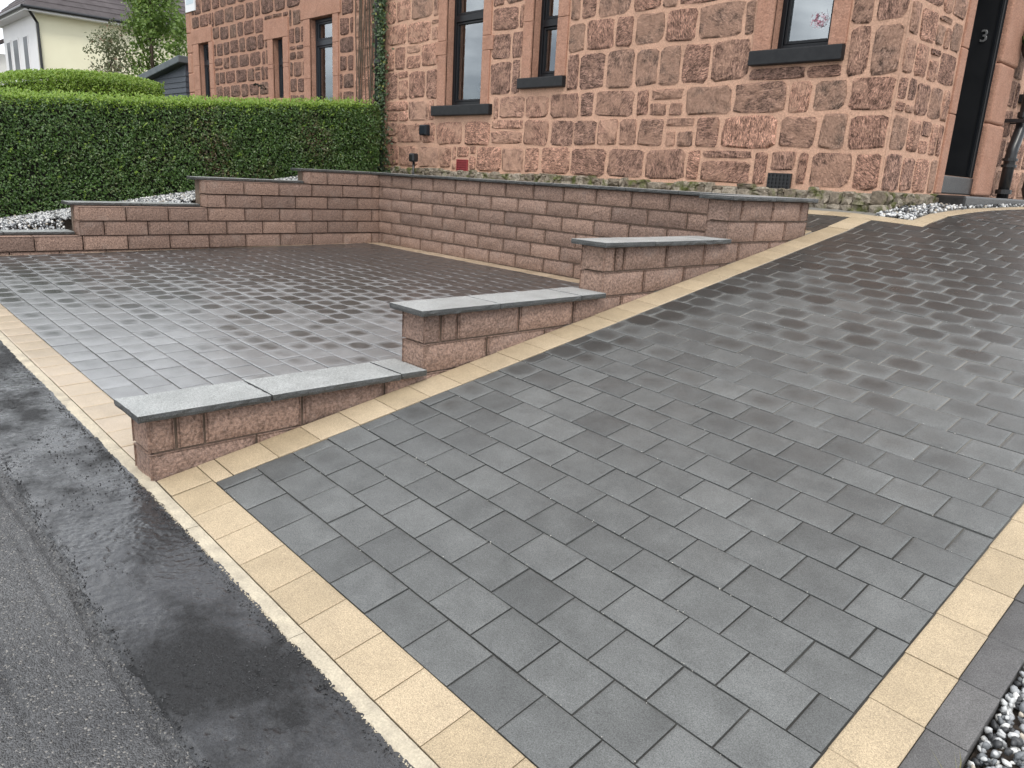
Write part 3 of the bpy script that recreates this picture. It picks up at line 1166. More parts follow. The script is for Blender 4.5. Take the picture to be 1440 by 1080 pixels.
def cell_list(s0, s1, courses, excl, wmin, wmax, rg, split=0.16):
    out = []
    for z0, z1 in zip(courses[:-1], courses[1:]):
        h = z1 - z0
        bands = [(z0, z1)]
        cuts = [s0]
        x = s0 - rg.uniform(0, 0.15)
        while x < s1:
            wdt = rg.uniform(wmin, wmax) * (0.6 if rg.random() < 0.12 else 1)
            x += wdt
            if x > s1 - 0.12:
                break
            if x > s0 + 0.12:
                cuts.append(x)
        for e in excl:
            if e[2] < z1 - 0.03 and e[3] > z0 + 0.03:
                for q in (e[0], e[1]):
                    if s0 < q < s1:
                        cuts = [c for c in cuts if abs(c - q) > 0.09]
                        cuts.append(q)
        cuts = sorted(cuts) + [s1]
        for a, b in zip(cuts[:-1], cuts[1:]):
            if b - a < 0.05:
                continue
            zz = [(z0, z1)]
            for e in excl:
                if e[0] < b - 0.02 and e[1] > a + 0.02:
                    nz = []
                    for p, q in zz:
                        if e[3] <= p or e[2] >= q:
                            nz.append((p, q))
                        else:
                            if e[2] - p > 0.06:
                                nz.append((p, e[2]))
                            if q - e[3] > 0.06:
                                nz.append((e[3], q))
                    zz = nz
            for p, q in zz:
                if q - p > 0.26 and rg.random() < split:
                    m = p + (q - p) * rg.choice((0.35, 0.5, 0.62, 0.7))
                    if rg.random() < 0.5 and b - a > 0.34:
                        c = a + (b - a) * rg.uniform(.4, .6)
                        out += [(a, c, p, m), (c, b, p, m), (a, b, m, q)]
                    else:
                        out += [(a, b, p, m), (a, b, m, q)]
                else:
                    out.append((a, b, p, q))
    return out


def panel(parent, name, org, sv, nv, s0, s1, z0, z1, holes, depth, mat, rmat):
    """wall face in the plane org + s*sv + z, with openings (a,b,c,d) and their reveals"""
    cs = sorted({s0, s1} | {h[0] for h in holes} | {h[1] for h in holes})
    cz = sorted({z0, z1} | {h[2] for h in holes} | {h[3] for h in holes})
    org, sv, nv = Vector(org), Vector(sv), Vector(nv)
    P = lambda s, z, d=0.0: tuple(org + sv * s + Vector((0, 0, z)) + nv * d)
    mb = MB()
    for a, b in zip(cs[:-1], cs[1:]):
        for c, d in zip(cz[:-1], cz[1:]):
            mid = ((a + b) / 2, (c + d) / 2)
            if any(h[0] < mid[0] < h[1] and h[2] < mid[1] < h[3] for h in holes):
                continue
            mb.add([P(a, c), P(b, c), P(b, d), P(a, d)], [(0, 1, 2, 3)])
    for a, b, c, d in holes:
        rb = MB()
        for q in (((a, c), (a, d)), ((b, d), (b, c)), ((a, d), (b, d)), ((b, c), (a, c))):
            rb.add([P(*q[0]), P(*q[1]), P(*q[1], -depth), P(*q[0], -depth)], [(0, 1, 2, 3)])
        rb.build('reveal', rmat, parent)
    mb.build(name, mat, parent)


def put_stones(parent, cells, org, sv, nv, pick, gapf, stuff_above=None, maxn=300):
    org, sv, nv = Vector(org), Vector(sv), Vector(nv)
    stuffV, stuffF, base = [], [], 0
    n = 0
    for (a, b, c, d) in cells:
        g = rng.uniform(*gapf)
        g2 = rng.uniform(*gapf)
        wd, ht = b - a - g, d - c - g2
        if wd < 0.035 or ht < 0.03:
            continue
        ctr = org + sv * ((a + b) / 2 + rng.uniform(-.005, .005)) + Vector((0, 0, (c + d) / 2 + rng.uniform(-.006, .006)))
        fl = rng.choice((1, -1))
        dep = rng.uniform(0.75, 1.25)
        up = Vector((0, 0, 1))
        rot = rng.gauss(0, 0.012)
        S = sv * math.cos(rot) + up * math.sin(rot)
        U = up * math.cos(rot) - sv * math.sin(rot)
        m = Matrix(((S.x * wd * fl, U.x * ht * fl, nv.x * dep, ctr.x), (S.y * wd * fl, U.y * ht * fl, nv.y * dep, ctr.y), (S.z * wd * fl, U.z * ht * fl, nv.z * dep, ctr.z), (0, 0, 0, 1)))
        me = pick(a, b, c, d)
        if n < maxn and (stuff_above is None or c < stuff_above):
            link('stone', me, parent, m)
            n += 1
        else:
            nv_ = len(me.vertices)
            P = np.zeros(nv_ * 3, dtype=np.float32)
            me.vertices.foreach_get('co', P)
            mm = np.array(m)
            stuffV.append(P.reshape(-1, 3) @ mm[:3, :3].T + mm[:3, 3])
            for p in me.polygons:
                vs = list(p.vertices)
                for t in ((vs[0], vs[1], vs[2]),) + (((vs[0], vs[2], vs[3]),) if len(vs) == 4 else ()):
                    stuffF.append((t[0] + base, t[1] + base, t[2] + base))
            base += nv_
    if stuffV:
        link('stonework', mk('stonework', np.vstack(stuffV), np.array(stuffF), M_STONE, False), parent, None, 'stuff')


def slab(parent, name, x0, x1, y0, y1, z0, z1, mat, bev=0.006):
    return bevel(MB().box(x0, y0, z0, x1, y1, z1).build(name, mat, parent), bev, 2)


def window(parent, x0, x1, z0, z1, zt, yw, mat, yface, blind='net', glaze_split=None):
    """black framed window in the front wall: outer frame, transom and sashes, glass and a pale blind"""
    mb = MB()
    f = 0.055
    y0, y1 = yw, yw + 0.07
    mb.box(x0, y0, z0, x0 + f, y1, z1).box(x1 - f, y0, z0, x1, y1, z1)
    mb.box(x0 + f, y0, z0, x1 - f, y1, z0 + 0.06).box(x0 + f, y0, z1 - f, x1 - f, y1, z1)
    mb.box(x0 + f, y0 - 0.004, zt - 0.045, x1 - f, y1, zt + 0.045)
    wnd = bevel(mb.build('window', mat, parent), 0.006, 2)
    sb = MB()
    s = 0.035
    xa, xb = x0 + f + 0.001, x1 - f - 0.001
    for (za, zb) in ((z0 + 0.061, zt - 0.046), (zt + 0.046, z1 - f - 0.001)):
        sb.box(xa, y0 + 0.012, za, xa + s, y1 - 0.006, zb).box(xb - s, y0 + 0.012, za, xb, y1 - 0.006, zb)
        sb.box(xa + s, y0 + 0.012, za, xb - s, y1 - 0.006, za + s).box(xa + s, y0 + 0.012, zb - s, xb - s, y1 - 0.006, zb)
    bevel(sb.build('sash', mat, wnd), 0.008, 2)
    for (za, zb) in ((z0 + 0.061, zt - 0.046), (zt + 0.046, z1 - f - 0.001)):
        MB().box(xa + s - .004, y0 + 0.036, za + s - .004, xb - s + .004, y0 + 0.044, zb - s + .004).build('pane', M_GLASS, wnd)
    if blind:
        bv, bf = [], []
        n = 90
        lim = {'net': 1.0, 'half': 0.55, 'side': 0.16}[blind]
        X = np.linspace(x0 - 0.05, x0 + (x1 - x0) * lim + 0.05, n)
        Yc = yw + 0.105 + 0.016 * np.sin(X * 75) + 0.009 * np.sin(X * 31 + 1)
        V = np.vstack([np.stack([X, Yc, np.full(n, z0)], -1), np.stack([X, Yc, np.full(n, z1)], -1)])
        i = np.arange(n - 1)
        F = np.stack([i, i + 1, i + 1 + n, i + n], -1)
        link('curtain', mk('curtain', V, F, M_BLIND, True), wnd)
    if blind == 'half':
        xm = x0 + (x1 - x0) * 0.62
        vb = MB()
        zz = z0 + 0.05
        while zz < z1 - 0.05:
            vb.add([(xm, yw + 0.10, zz), (x1 + 0.1, yw + 0.10, zz), (x1 + 0.1, yw + 0.122, zz + 0.019), (xm, yw + 0.122, zz + 0.019)], [(0, 1, 2, 3)])
            zz += 0.027
        vb.build('venetian_blind', M_BLIND, wnd, False, 'stuff')
    MB().box(x0 - 0.3, yw + 0.45, z0 - 0.3, x1 + 0.3, yw + 0.47, z1 + 0.3).build('room_wall', M_DIM, wnd)
    return wnd


SX, NY = (1, 0, 0), (0, -1, 0)
house = thing('stone_house', (2.3, 3.5, 0.8), 'nearer sandstone house with salmon pointing, black window sills and a black front door numbered 3', 'house', 'pair of semi-detached sandstone houses')
WA = (-0.138, 0.674, 1.941, 3.95)
WB = (1.64, 2.088, 2.236, 3.75)
WC = (5.029, 5.624, 2.331, 3.85)
YV = YH
panel(house, 'wall', (0, YV, 0), SX, NY, -1.74, XH - 0.001, 0.3, 6.9, [WA, WB, WC], 0.125, M_MORTAR, M_DRESSED)
# stones
exf = [(-0.33, 0.845, 1.93, 4.35), (-0.40, 0.925, 1.78, 1.955), (1.47, 2.275, 2.22, 4.15), (1.44, 2.285, 2.09, 2.25), (4.825, 5.80, 2.31, 4.25), (4.82, 5.80, 2.175, 2.345),
       (0.17, 0.46, 1.015, 1.21), (5.18, 5.475, 0.99, 1.19)]
cells = cell_list(-1.66, XH, COURSES, exf, 0.27, 0.66, srg)


def pick_front(a, b, c, d):
    x, z = (a + b) / 2, (c + d) / 2
    p = 0.92 if (z < 1.95 and x < 2.2) else (0.6 if (x < -0.35) else (0.22 if z < 1.74 and x < 4.3 else (0.12 if z < 2.05 else 0.05)))
    return srg.choice(ST_P) if srg.random() < p else srg.choice(ST_A)


put_stones(house, cells, (0, YV, 0), SX, NY, pick_front, (0.014, 0.05), 4.1, 230)


def surround(parent, wnd, jl, jr, sl, sr, zs, zb, ztop, lint=True, mat=M_DRESSED, ymat=None, sillmat=M_SILL, sill=True, band=None):
    x0, x1 = wnd[0], wnd[1]
    yo = YV - 0.026
    hh = wnd[3] - zs
    cuts = [zs] + ([band[0], band[1]] if band else [zs + hh * 0.45]) + [wnd[3]]
    for (a, b) in ((jl, x0), (x1, jr)):
        for p, q in zip(cuts[:-1], cuts[1:]):
            e = 0.0
            if band and p == band[0]:
                e = 0.055
            aa, bb_ = (a - e, b) if a == jl else (a, b + e)
            slab(parent, 'jamb', aa, bb_, yo, YV + 0.02, p + 0.002, q - 0.002, mat, 0.006)
    if lint:
        slab(parent, 'lintel', jl - 0.06, jr + 0.06, yo - 0.003, YV + 0.02, wnd[3] + 0.002, ztop, mat, 0.008)
    if sill:
        o = MB().box(sl, YV - 0.075, zb, sr, YV + 0.13, zs).build('sill', sillmat, parent)
        bevel(o, 0.012, 3)


surround(house, WA, -0.318, 0.835, -0.389, 0.912, 1.941, 1.799, 4.3, band=(2.636, 2.824))
surround(house, WB, 1.48, 2.266, 1.454, 2.272, 2.236, 2.106, 4.1)
surround(house, WC, 4.835, 5.789, 4.833, 5.789, 2.331, 2.192, 4.2)
window(house, WA[0], WA[1], WA[2], WA[3], 3.125, YV + 0.122, M_FRAME, YV, 'half')
window(house, WB[0], WB[1], WB[2], WB[3], 2.904, YV + 0.122, M_FRAME, YV, 'net')
window(house, WC[0], WC[1], WC[2], WC[3], 3.35, YV + 0.118, M_FRAME, YV, 'side')
# air bricks, boxes
mb = MB().box(0.192, YV - 0.022, 1.032, 0.438, YV + 0.03, 1.045).box(0.192, YV - 0.022, 1.181, 0.438, YV + 0.03, 1.194)
mb.box(0.192, YV - 0.022, 1.045, 0.205, YV + 0.03, 1.181).box(0.425, YV - 0.022, 1.045, 0.438, YV + 0.03, 1.181)
mb.box(0.205, YV - 0.004, 1.045, 0.425, YV + 0.02, 1.181)
ab = mb.build('air_brick', M_REDVENT, house)
for k in range(4):
    z = 1.056 + k * 0.033
    MB().box(0.206, YV - 0.019, z, 0.424, YV - 0.0045, z + 0.018).build('slat', M_REDVENT, ab)
mb = MB().box(5.203, YV - 0.03, 1.009, 5.452, YV - 0.012, 1.171)
gv = mb.build('air_vent', M_BLACK, house)
bar = MB()
for k in range(7):
    x = 5.203 + k * 0.0398
    bar.box(x, YV - 0.041, 1.009, x + 0.011, YV - 0.0302, 1.171)
bar.build('grille_bar', M_BLACK, gv)
bar = MB()
for k in range(5):
    z = 1.009 + k * 0.037
    bar.box(5.206, YV - 0.0395, z, 5.449, YV - 0.0304, z + 0.014)
bar.build('grille_bar', M_BLACK, gv)
o = MB().box(-0.654, YV - 0.085, 1.526, -0.481, YV + 0.01, 1.678).build('socket_box', M_GREYFRAME, house)
bevel(o, 0.012, 3)
slab(o, 'cover', -0.64, -0.495, YV - 0.097, YV - 0.0855, 1.54, 1.665, M_GREYFRAME, 0.008)

# side wall with the front door, facing the drive
SY, NX = (0, 1, 0), (1, 0, 0)
DO = (2.868, 3.818, 1.25, 3.45)
panel(house, 'side_wall', (XH, 0, 0), SY, NX, YH + 0.001, 9.0, 0.3, 6.9, [DO], 0.42, M_MORTAR, M_BLACK)
CS = [1.04, 1.40, 1.73, 2.06, 2.375, 2.67, 3.05, 3.38, 3.7, 4.05, 4.4, 4.75]
cells = cell_list(YH + 0.02, 2.68, CS, [], 0.24, 0.5, srg, 0.08)
cells += cell_list(4.42, 9.0, CS, [(4.84, 6.0, 2.13, 3.8)], 0.3, 0.6, srg, 0.08)
put_stones(house, cells, (XH, 0, 0), SY, NX, lambda a, b, c, d: srg.choice(ST_P) if srg.random() < 0.3 else srg.choice(ST_A), (0.02, 0.05), 4.1, 68)
for (a, b) in ((2.70, 2.868), (3.818, 4.38)):
    zc = 1.06
    for k, hh in enumerate((0.78, 0.62, 0.74, 0.4)):
        e = 0.0 if a < 3 else (0.0, -0.06, 0.02, 0)[k]
        mb = MB()
        mb.box(XH - 0.02, a, zc + 0.002, XH + (0.024 if a < 3 else 0.06), b + e, zc + hh - 0.002)
        bevel(mb.build('jamb', M_DRESSED, house), 0.012 if a < 3 else 0.03, 3)
        zc += hh
MB().box(XH - 0.02, 2.64, 3.605, XH + 0.03, 4.42, 3.95).build('lintel', M_DRESSED, house)
# door recess: black leaf folded against the right reveal, inner door behind
dr = MB().box(XH - 0.42, 2.868, 1.251, XH - 0.37, 3.818, 3.6).build('front_door', M_BLACK, house)
for q in (2.95, 3.40):
    slab(dr, 'door_panel', XH - 0.369, XH - 0.355, q, q + 0.36, 1.4, 2.3, M_BLACK, 0.008)
    slab(dr, 'door_panel', XH - 0.369, XH - 0.355, q, q + 0.36, 2.45, 3.3, M_BLACK, 0.008)
lf = MB().box(XH - 0.36, 3.78, 1.255, XH - 0.012, 3.815, 3.55).build('storm_door', M_BLACK, house)
bevel(lf, 0.006, 2)
for xx in (0.33, 0.295, 0.045):
    MB().box(XH - xx - 0.012, 3.768, 1.27, XH - xx + 0.012, 3.7799, 3.5).build('moulding', M_FRAME, lf)
fr_ = MB()
for k in range(3):
    fr_.box(XH - 0.06 - 0.09 * k, 2.869, 1.252, XH - 0.02 - 0.09 * k, 2.905 + 0.02 * k, 3.59)
fr_.build('door_frame', M_FRAME, house)
fc = bpy.data.curves.new('house_number', 'FONT')
fc.body = '3'
fc.size = 0.175
fc.extrude = 0.005
fc.bevel_depth = 0.001
fc.align_x = 'CENTER'
fc.materials.append(M_STEEL)
tmp = bpy.data.objects.new('house_number', fc)
COL.objects.link(tmp)
bpy.context.view_layer.update()
nme = bpy.data.meshes.new_from_object(tmp.evaluated_get(bpy.context.evaluated_depsgraph_get()))
bpy.data.objects.remove(tmp, do_unlink=True)
no = bpy.data.objects.new('house_number', nme)
COL.objects.link(no)
setp(no, lf, Matrix.Translation((XH - 0.155, 3.772, 2.675)) @ Matrix.Rotation(R(90), 4, 'X'))
slab(house, 'threshold', XH - 0.40, XH + 0.012, 2.872, 3.90, 1.062, 1.249, M_STEP, 0.015)
o = MB().box(XH + 0.003, 2.66, 0.80, XH + 0.33, 5.0, 1.05).build('doorstep', M_STEP, house)
bevel(o, 0.02, 3)
# soil pipe right of the door
px = XH + 0.16
pp = MB()
sw = [(px, 4.63 - 0.18 * (3 * q * q - 2 * q * q * q), 1.95 - 0.45 * q) for q in np.linspace(0, 1, 12)]
pp.tube([(px, 4.63, 5.5)] + sw + [(px, 4.45, 1.02)], [0.055] * 2 + [0.06] * 12, 18)
pipe = pp.build('soil_pipe', M_BLACK, house, True)
col_ = MB()
for z, r_, h_ in ((1.96, 0.072, 0.06), (1.86, 0.066, 0.05)):
    col_.tube([(px, 4.63, z), (px, 4.63, z + h_)], r_, 16)
for z, r_, h_ in ((1.47, 0.080, 0.03), (1.40, 0.080, 0.03), (1.10, 0.085, 0.05)):
    col_.tube([(px, 4.45, z), (px, 4.45, z + h_)], r_, 16)
col_.build('collar', M_BLACK, pipe)
MB().box(XH + 0.0, 4.50, 1.90, XH + 0.22, 4.54, 1.94).build('bracket', M_BLACK, pipe)
MB().box(XH + 0.0, 4.71, 1.90, XH + 0.22, 4.75, 1.94).build('bracket', M_BLACK, pipe)
gp = MB().tube([(XH + 0.2, 5.3, 1.3), (XH + 0.2, 5.28, 1.18), (XH + 0.24, 5.24, 1.10), (XH + 0.30, 5.2, 1.02)], 0.075, 14).build('gully_pipe', M_BLACK, house, True)
slab(house, 'sill', XH - 0.02, XH + 0.08, 4.86, 6.0, 2.147, 2.247, M_SILL, 0.012)

# rubble footing along the bottom of both faces
frg = random.Random(9)
ST_F = []
for _ in range(8):
    V0 = []
    ST_F.append(stone_mesh('footing_stone', M_MOSS, frg, 9))


def footing(parent, org, sv, nv, s0, s1, zlo, zhi, maxn=150):
    org, sv, nv = Vector(org), Vector(sv), Vector(nv)
    x = s0
    n = 0
    while x < s1 and n < maxn:
        wd = frg.uniform(0.07, 0.2)
        z = zlo(x)
        top = zhi + frg.uniform(-.025, .02)
        while z < top - 0.03:
            h = min(frg.uniform(0.06, 0.13), top - z)
            c = org + sv * (x + wd / 2) + Vector((0, 0, z + h / 2))
            d = frg.uniform(1.5, 3.2)
            S, U = sv * wd * 1.08, Vector((0, 0, 1)) * max(h, .04) * 1.12
            N_ = nv * d
            m = Matrix(((S.x, U.x, N_.x, c.x), (S.y, U.y, N_.y, c.y), (S.z, U.z, N_.z, c.z), (0, 0, 0, 1)))
            link('footing_stone', frg.choice(ST_F), parent, m)
            n += 1
            z += h
        x += wd


bk = MB()
bk.box(-1.74, YH - 0.05, 0.3, XH + 0.04, YH - 0.002, 1.022).box(XH + 0.002, YH + 0.001, 0.3, XH + 0.042, 2.66, 1.022)
bk.build('footing', M_MOSS, house)
footing(house, (0, YH - 0.05, 0), Vector((1, 0, 0)), Vector((0, -1, 0)), -1.6, XH + 0.04, lambda s: 0.80, 1.035, 200)
footing(house, (XH + 0.042, 0, 0), Vector((0, 1, 0)), Vector((1, 0, 0)), YH - 0.04, 2.64, lambda s: 0.84, 1.03, 60)
# roof and back
mb = MB()
mb.prism([(-1.74, YH - 0.25, 6.9), (XH + 0.25, YH - 0.25, 6.9), (XH + 0.25, 5.4, 9.6), (-1.74, 5.4, 9.6)], (0, 0.02, -0.14))
mb.prism([(-1.74, 5.42, 9.6), (XH + 0.25, 5.42, 9.6), (XH + 0.25, 9.3, 6.9), (-1.74, 9.3, 6.9)], (0, -0.02, -0.14))
mb.build('roof', M_SLATE, house)
MB().box(-1.73, 9.0, 0.3, XH - 0.02, 9.05, 6.9).prism([(XH - 0.01, YH, 6.9), (XH - 0.01, 9.0, 6.9), (XH - 0.01, 5.4, 9.5)], (-0.04, 0, 0)).build('gable', M_MORTAR, house)

# neighbouring half
nb = thing('stone_house', (-5.7, 3.5, 0.9), 'farther half of the sandstone pair, dark stones in pink mortar, seen over the clipped hedge', 'house', 'pair of semi-detached sandstone houses')
WD = (-4.072, -3.281, 2.05, 3.494)
WD = (-4.072, -3.281, 1.95, 3.494)
WE = (-5.501, -5.087, 2.20, 3.277)
WF = (-9.05, -8.486, 1.95, 3.461)
XN = -9.682
panel(nb, 'wall', (0, YV, 0), SX, NY, XN, -1.742, 0.3, 6.9, [WD, WE, WF], 0.125, M_MORTARN, M_DRESSED)
exn = [(-4.30, -3.09, 1.8, 3.50), (-4.39, -3.02, 3.49, 4.05), (-5.71, -4.865, 2.0, 3.28), (-5.86, -4.86, 3.27, 3.615), (-9.36, -8.25, 1.8, 3.47), (-9.43, -8.30, 3.45, 3.765)]
CN = [1.0, 1.33, 1.66, 1.98, 2.27, 2.55, 2.84, 3.12, 3.42, 3.73, 4.05, 4.38, 4.7, 5.0]
cells = cell_list(XN + 0.3, -2.62, CN, exn, 0.28, 0.56, srg, 0.07)
cells = [c for c in cells if c[3] > 1.9 or srg.random() < 0.0] 
put_stones(nb, cells, (0, YV, 0), SX, NY, lambda a, b, c, d: srg.choice(ST_N), (0.03, 0.06), 4.75, 290)
cells = cell_list(-2.6, -1.80, CN, [], 0.22, 0.42, srg, 0.05)
put_stones(nb, [c for c in cells if c[3] > 1.4], (0, YV, 0), SX, NY, lambda a, b, c, d: srg.choice(ST_P), (0.03, 0.05), 4.75, 60)
for k, z in enumerate(np.arange(1.2, 5.0, 0.42)):              # quoins at the far corner
    slab(nb, 'quoin', XN - 0.004, XN + (0.30 if k % 2 else 0.22), YV - 0.02, YV + 0.3, z, z + 0.412, M_DRESSED, 0.02)


def surround_n(wnd, jl, jr, zt, ll, lr):
    for (a, b) in ((jl, wnd[0]), (wnd[1], jr)):
        cuts = [wnd[2], wnd[2] + 0.55, wnd[3] - 0.45, wnd[3]]
        for p, q in zip(cuts[:-1], cuts[1:]):
            slab(nb, 'jamb', a, b, YV - 0.024, YV + 0.02, p + .002, q - .002, M_DRESSED, 0.006)
    slab(nb, 'lintel', ll, lr, YV - 0.027, YV + 0.02, wnd[3] + 0.002, zt, M_DRESSED, 0.008)
    slab(nb, 'sill', jl - 0.05, jr + 0.05, YV - 0.06, YV + 0.13, wnd[2] - 0.13, wnd[2], M_DRESSED, 0.01)


surround_n(WD, -4.295, -3.105, 4.04, -4.382, -3.032)
surround_n(WE, -5.708, -4.872, 3.607, -5.85, -4.87)
surround_n(WF, -9.349, -8.262, 3.755, -9.42, -8.31)
window(nb, *WD, 3.099, YV + 0.10, M_GREYFRAME, YV, 'half')
window(nb, *WE, 2.86, YV + 0.10, M_GREYFRAME, YV, 'net')
window(nb, *WF, 3.06, YV + 0.10, M_GREYFRAME, YV, 'net')
MB().box(XN, YV + 0.002, 0.3, XN + 0.05, 9.0, 6.9).box(XN, 9.0, 0.3, -1.75, 9.05, 6.9).build('gable', M_MORTARN, nb)
mb = MB()
mb.prism([(XN - 0.25, YH - 0.25, 6.9), (-1.742, YH - 0.25, 6.9), (-1.742, 5.4, 9.6), (XN - 0.25, 5.4, 9.6)], (0, 0.02, -0.14))
mb.prism([(XN - 0.25, 5.42, 9.6), (-1.742, 5.42, 9.6), (-1.742, 9.3, 6.9), (XN - 0.25, 9.3, 6.9)], (0, -0.02, -0.14))
mb.build('roof', M_SLATE, nb)
sg = MB().box(-9.625, YV - 0.035, 4.151, -9.089, YV - 0.005, 4.56).build('wall_sign', M_SIGN, None)
tag(sg, 'small white plate fixed high at the far corner of the sandstone pair', 'sign')
MB().box(-9.56, YV - 0.0375, 4.30, -9.15, YV - 0.0352, 4.44).build('printed_panel', M_SIGNTINT, sg)

# rainwater pipe between the two halves, with ivy
dp = MB().tube([(-1.74, YV - 0.10, 6.8), (-1.74, YV - 0.10, 0.85)], 0.062, 14).build('downpipe', M_BLACK, None, True)
tag(dp, 'slim black rainwater pipe between the two sandstone houses, wrapped in ivy', 'pipe')
cl = MB()
for z in (1.6, 2.6, 3.6, 4.6):
    cl.tube([(-1.74, YV - 0.10, z), (-1.74, YV - 0.10, z + 0.06)], 0.076, 14)
cl.build('collar', M_BLACK, dp)


# ------------------------------------------------------------------ foliage
def leaves(P, N, size, spread=0.9, aspect=0.55, fold=0.18, up=None):
    n = len(P)
    rv = nr.normal(size=(n, 3))
    nn = N + spread * rv * 0.6
    nn /= np.linalg.norm(nn, axis=1, keepdims=True)
    t = nr.normal(size=(n, 3))
    if up is not None:
        t = t * 0.45 + np.array(up)
    t -= nn * np.sum(t * nn, axis=1, keepdims=True)
    t /= np.linalg.norm(t, axis=1, keepdims=True) + 1e-9
    b = np.cross(nn, t)
    s = (size * nr.uniform(0.6, 1.25, n))[:, None]
    V = np.stack([P - t * s * 0.5, P + b * s * aspect * 0.5 + nn * s * fold, P + t * s * 0.5, P - b * s * aspect * 0.5 + nn * s * fold], 1).reshape(-1, 3)
    k = np.arange(n) * 4
    return V, np.concatenate([np.stack([k, k + 1, k + 2], -1), np.stack([k, k + 2, k + 3], -1)])


def rdrop(e, r_):
    q = np.clip(1 - e / r_, 0, 1)
    return r_ * (1 - np.sqrt(1 - q * q)) * 0.98


def hedge_leaves(x0, x1, y0, y1, zlo, zhi, dens, size, bulge, round_=0.12, faces='fte'):
    """sample points on the +x face, the top and the -y/+y ends of a clipped hedge"""
    Ps, Ns, tops = [], [], []

    def addp(P, N, top):
        Ps.append(P); Ns.append(N); tops.append(np.full(len(P), top))
    Ly = y1 - y0
    n = int(Ly * 1.35 * dens)
    y = nr.uniform(y0, y1, n)
    t = nr.random(n)
    lo, hi = zlo(y), zhi(y)
    z = lo + (hi - lo) * t
    rr = np.clip((z - (hi - round_)) / round_, 0, 1)
    d = bulge * vnoise(y, z, 3, 2.4, 3) + 0.045 * vnoise(y, z, 8, 9, 3) - nr.random(n) ** 2 * 0.10 - round_ * (1 - np.sqrt(1 - rr ** 2))
    P = np.stack([x1 + d, y, z], -1)
    N = np.stack([np.ones(n) * (1 - 0.6 * rr), np.zeros(n), 0.35 + rr], -1)
    addp(P, N, 0.0)
    n = int(Ly * (x1 - x0) * dens * 0.7)
    y = nr.uniform(y0, y1, n)
    x = nr.uniform(x0, x1 - 0.02, n)
    P = np.stack([x, y, zhi(y) - rdrop(x1 - x, round_) + 0.03 * vnoise(x, y, 2, 3, 3) - nr.random(n) ** 2 * 0.06], -1)
    addp(P, np.tile([0, 0, 1.0], (n, 1)), 1.0)
    for ye, sg_ in ((y0, -1), (y1, 1)):
        n = int((x1 - x0) * 1.4 * dens)
        x = nr.uniform(x0, x1, n)
        yy_ = np.full(n, ye)
        z = zlo(yy_) + (zhi(yy_) - zlo(yy_)) * nr.random(n)
        P = np.stack([x, ye + sg_ * (bulge * vnoise(x, z, 5, 2.4, 3) - nr.random(n) ** 2 * 0.1), z], -1)
        addp(P, np.tile([0.3, sg_, 0.3], (n, 1)), 0.0)
    return np.vstack(Ps), np.vstack(Ns), np.concatenate(tops)


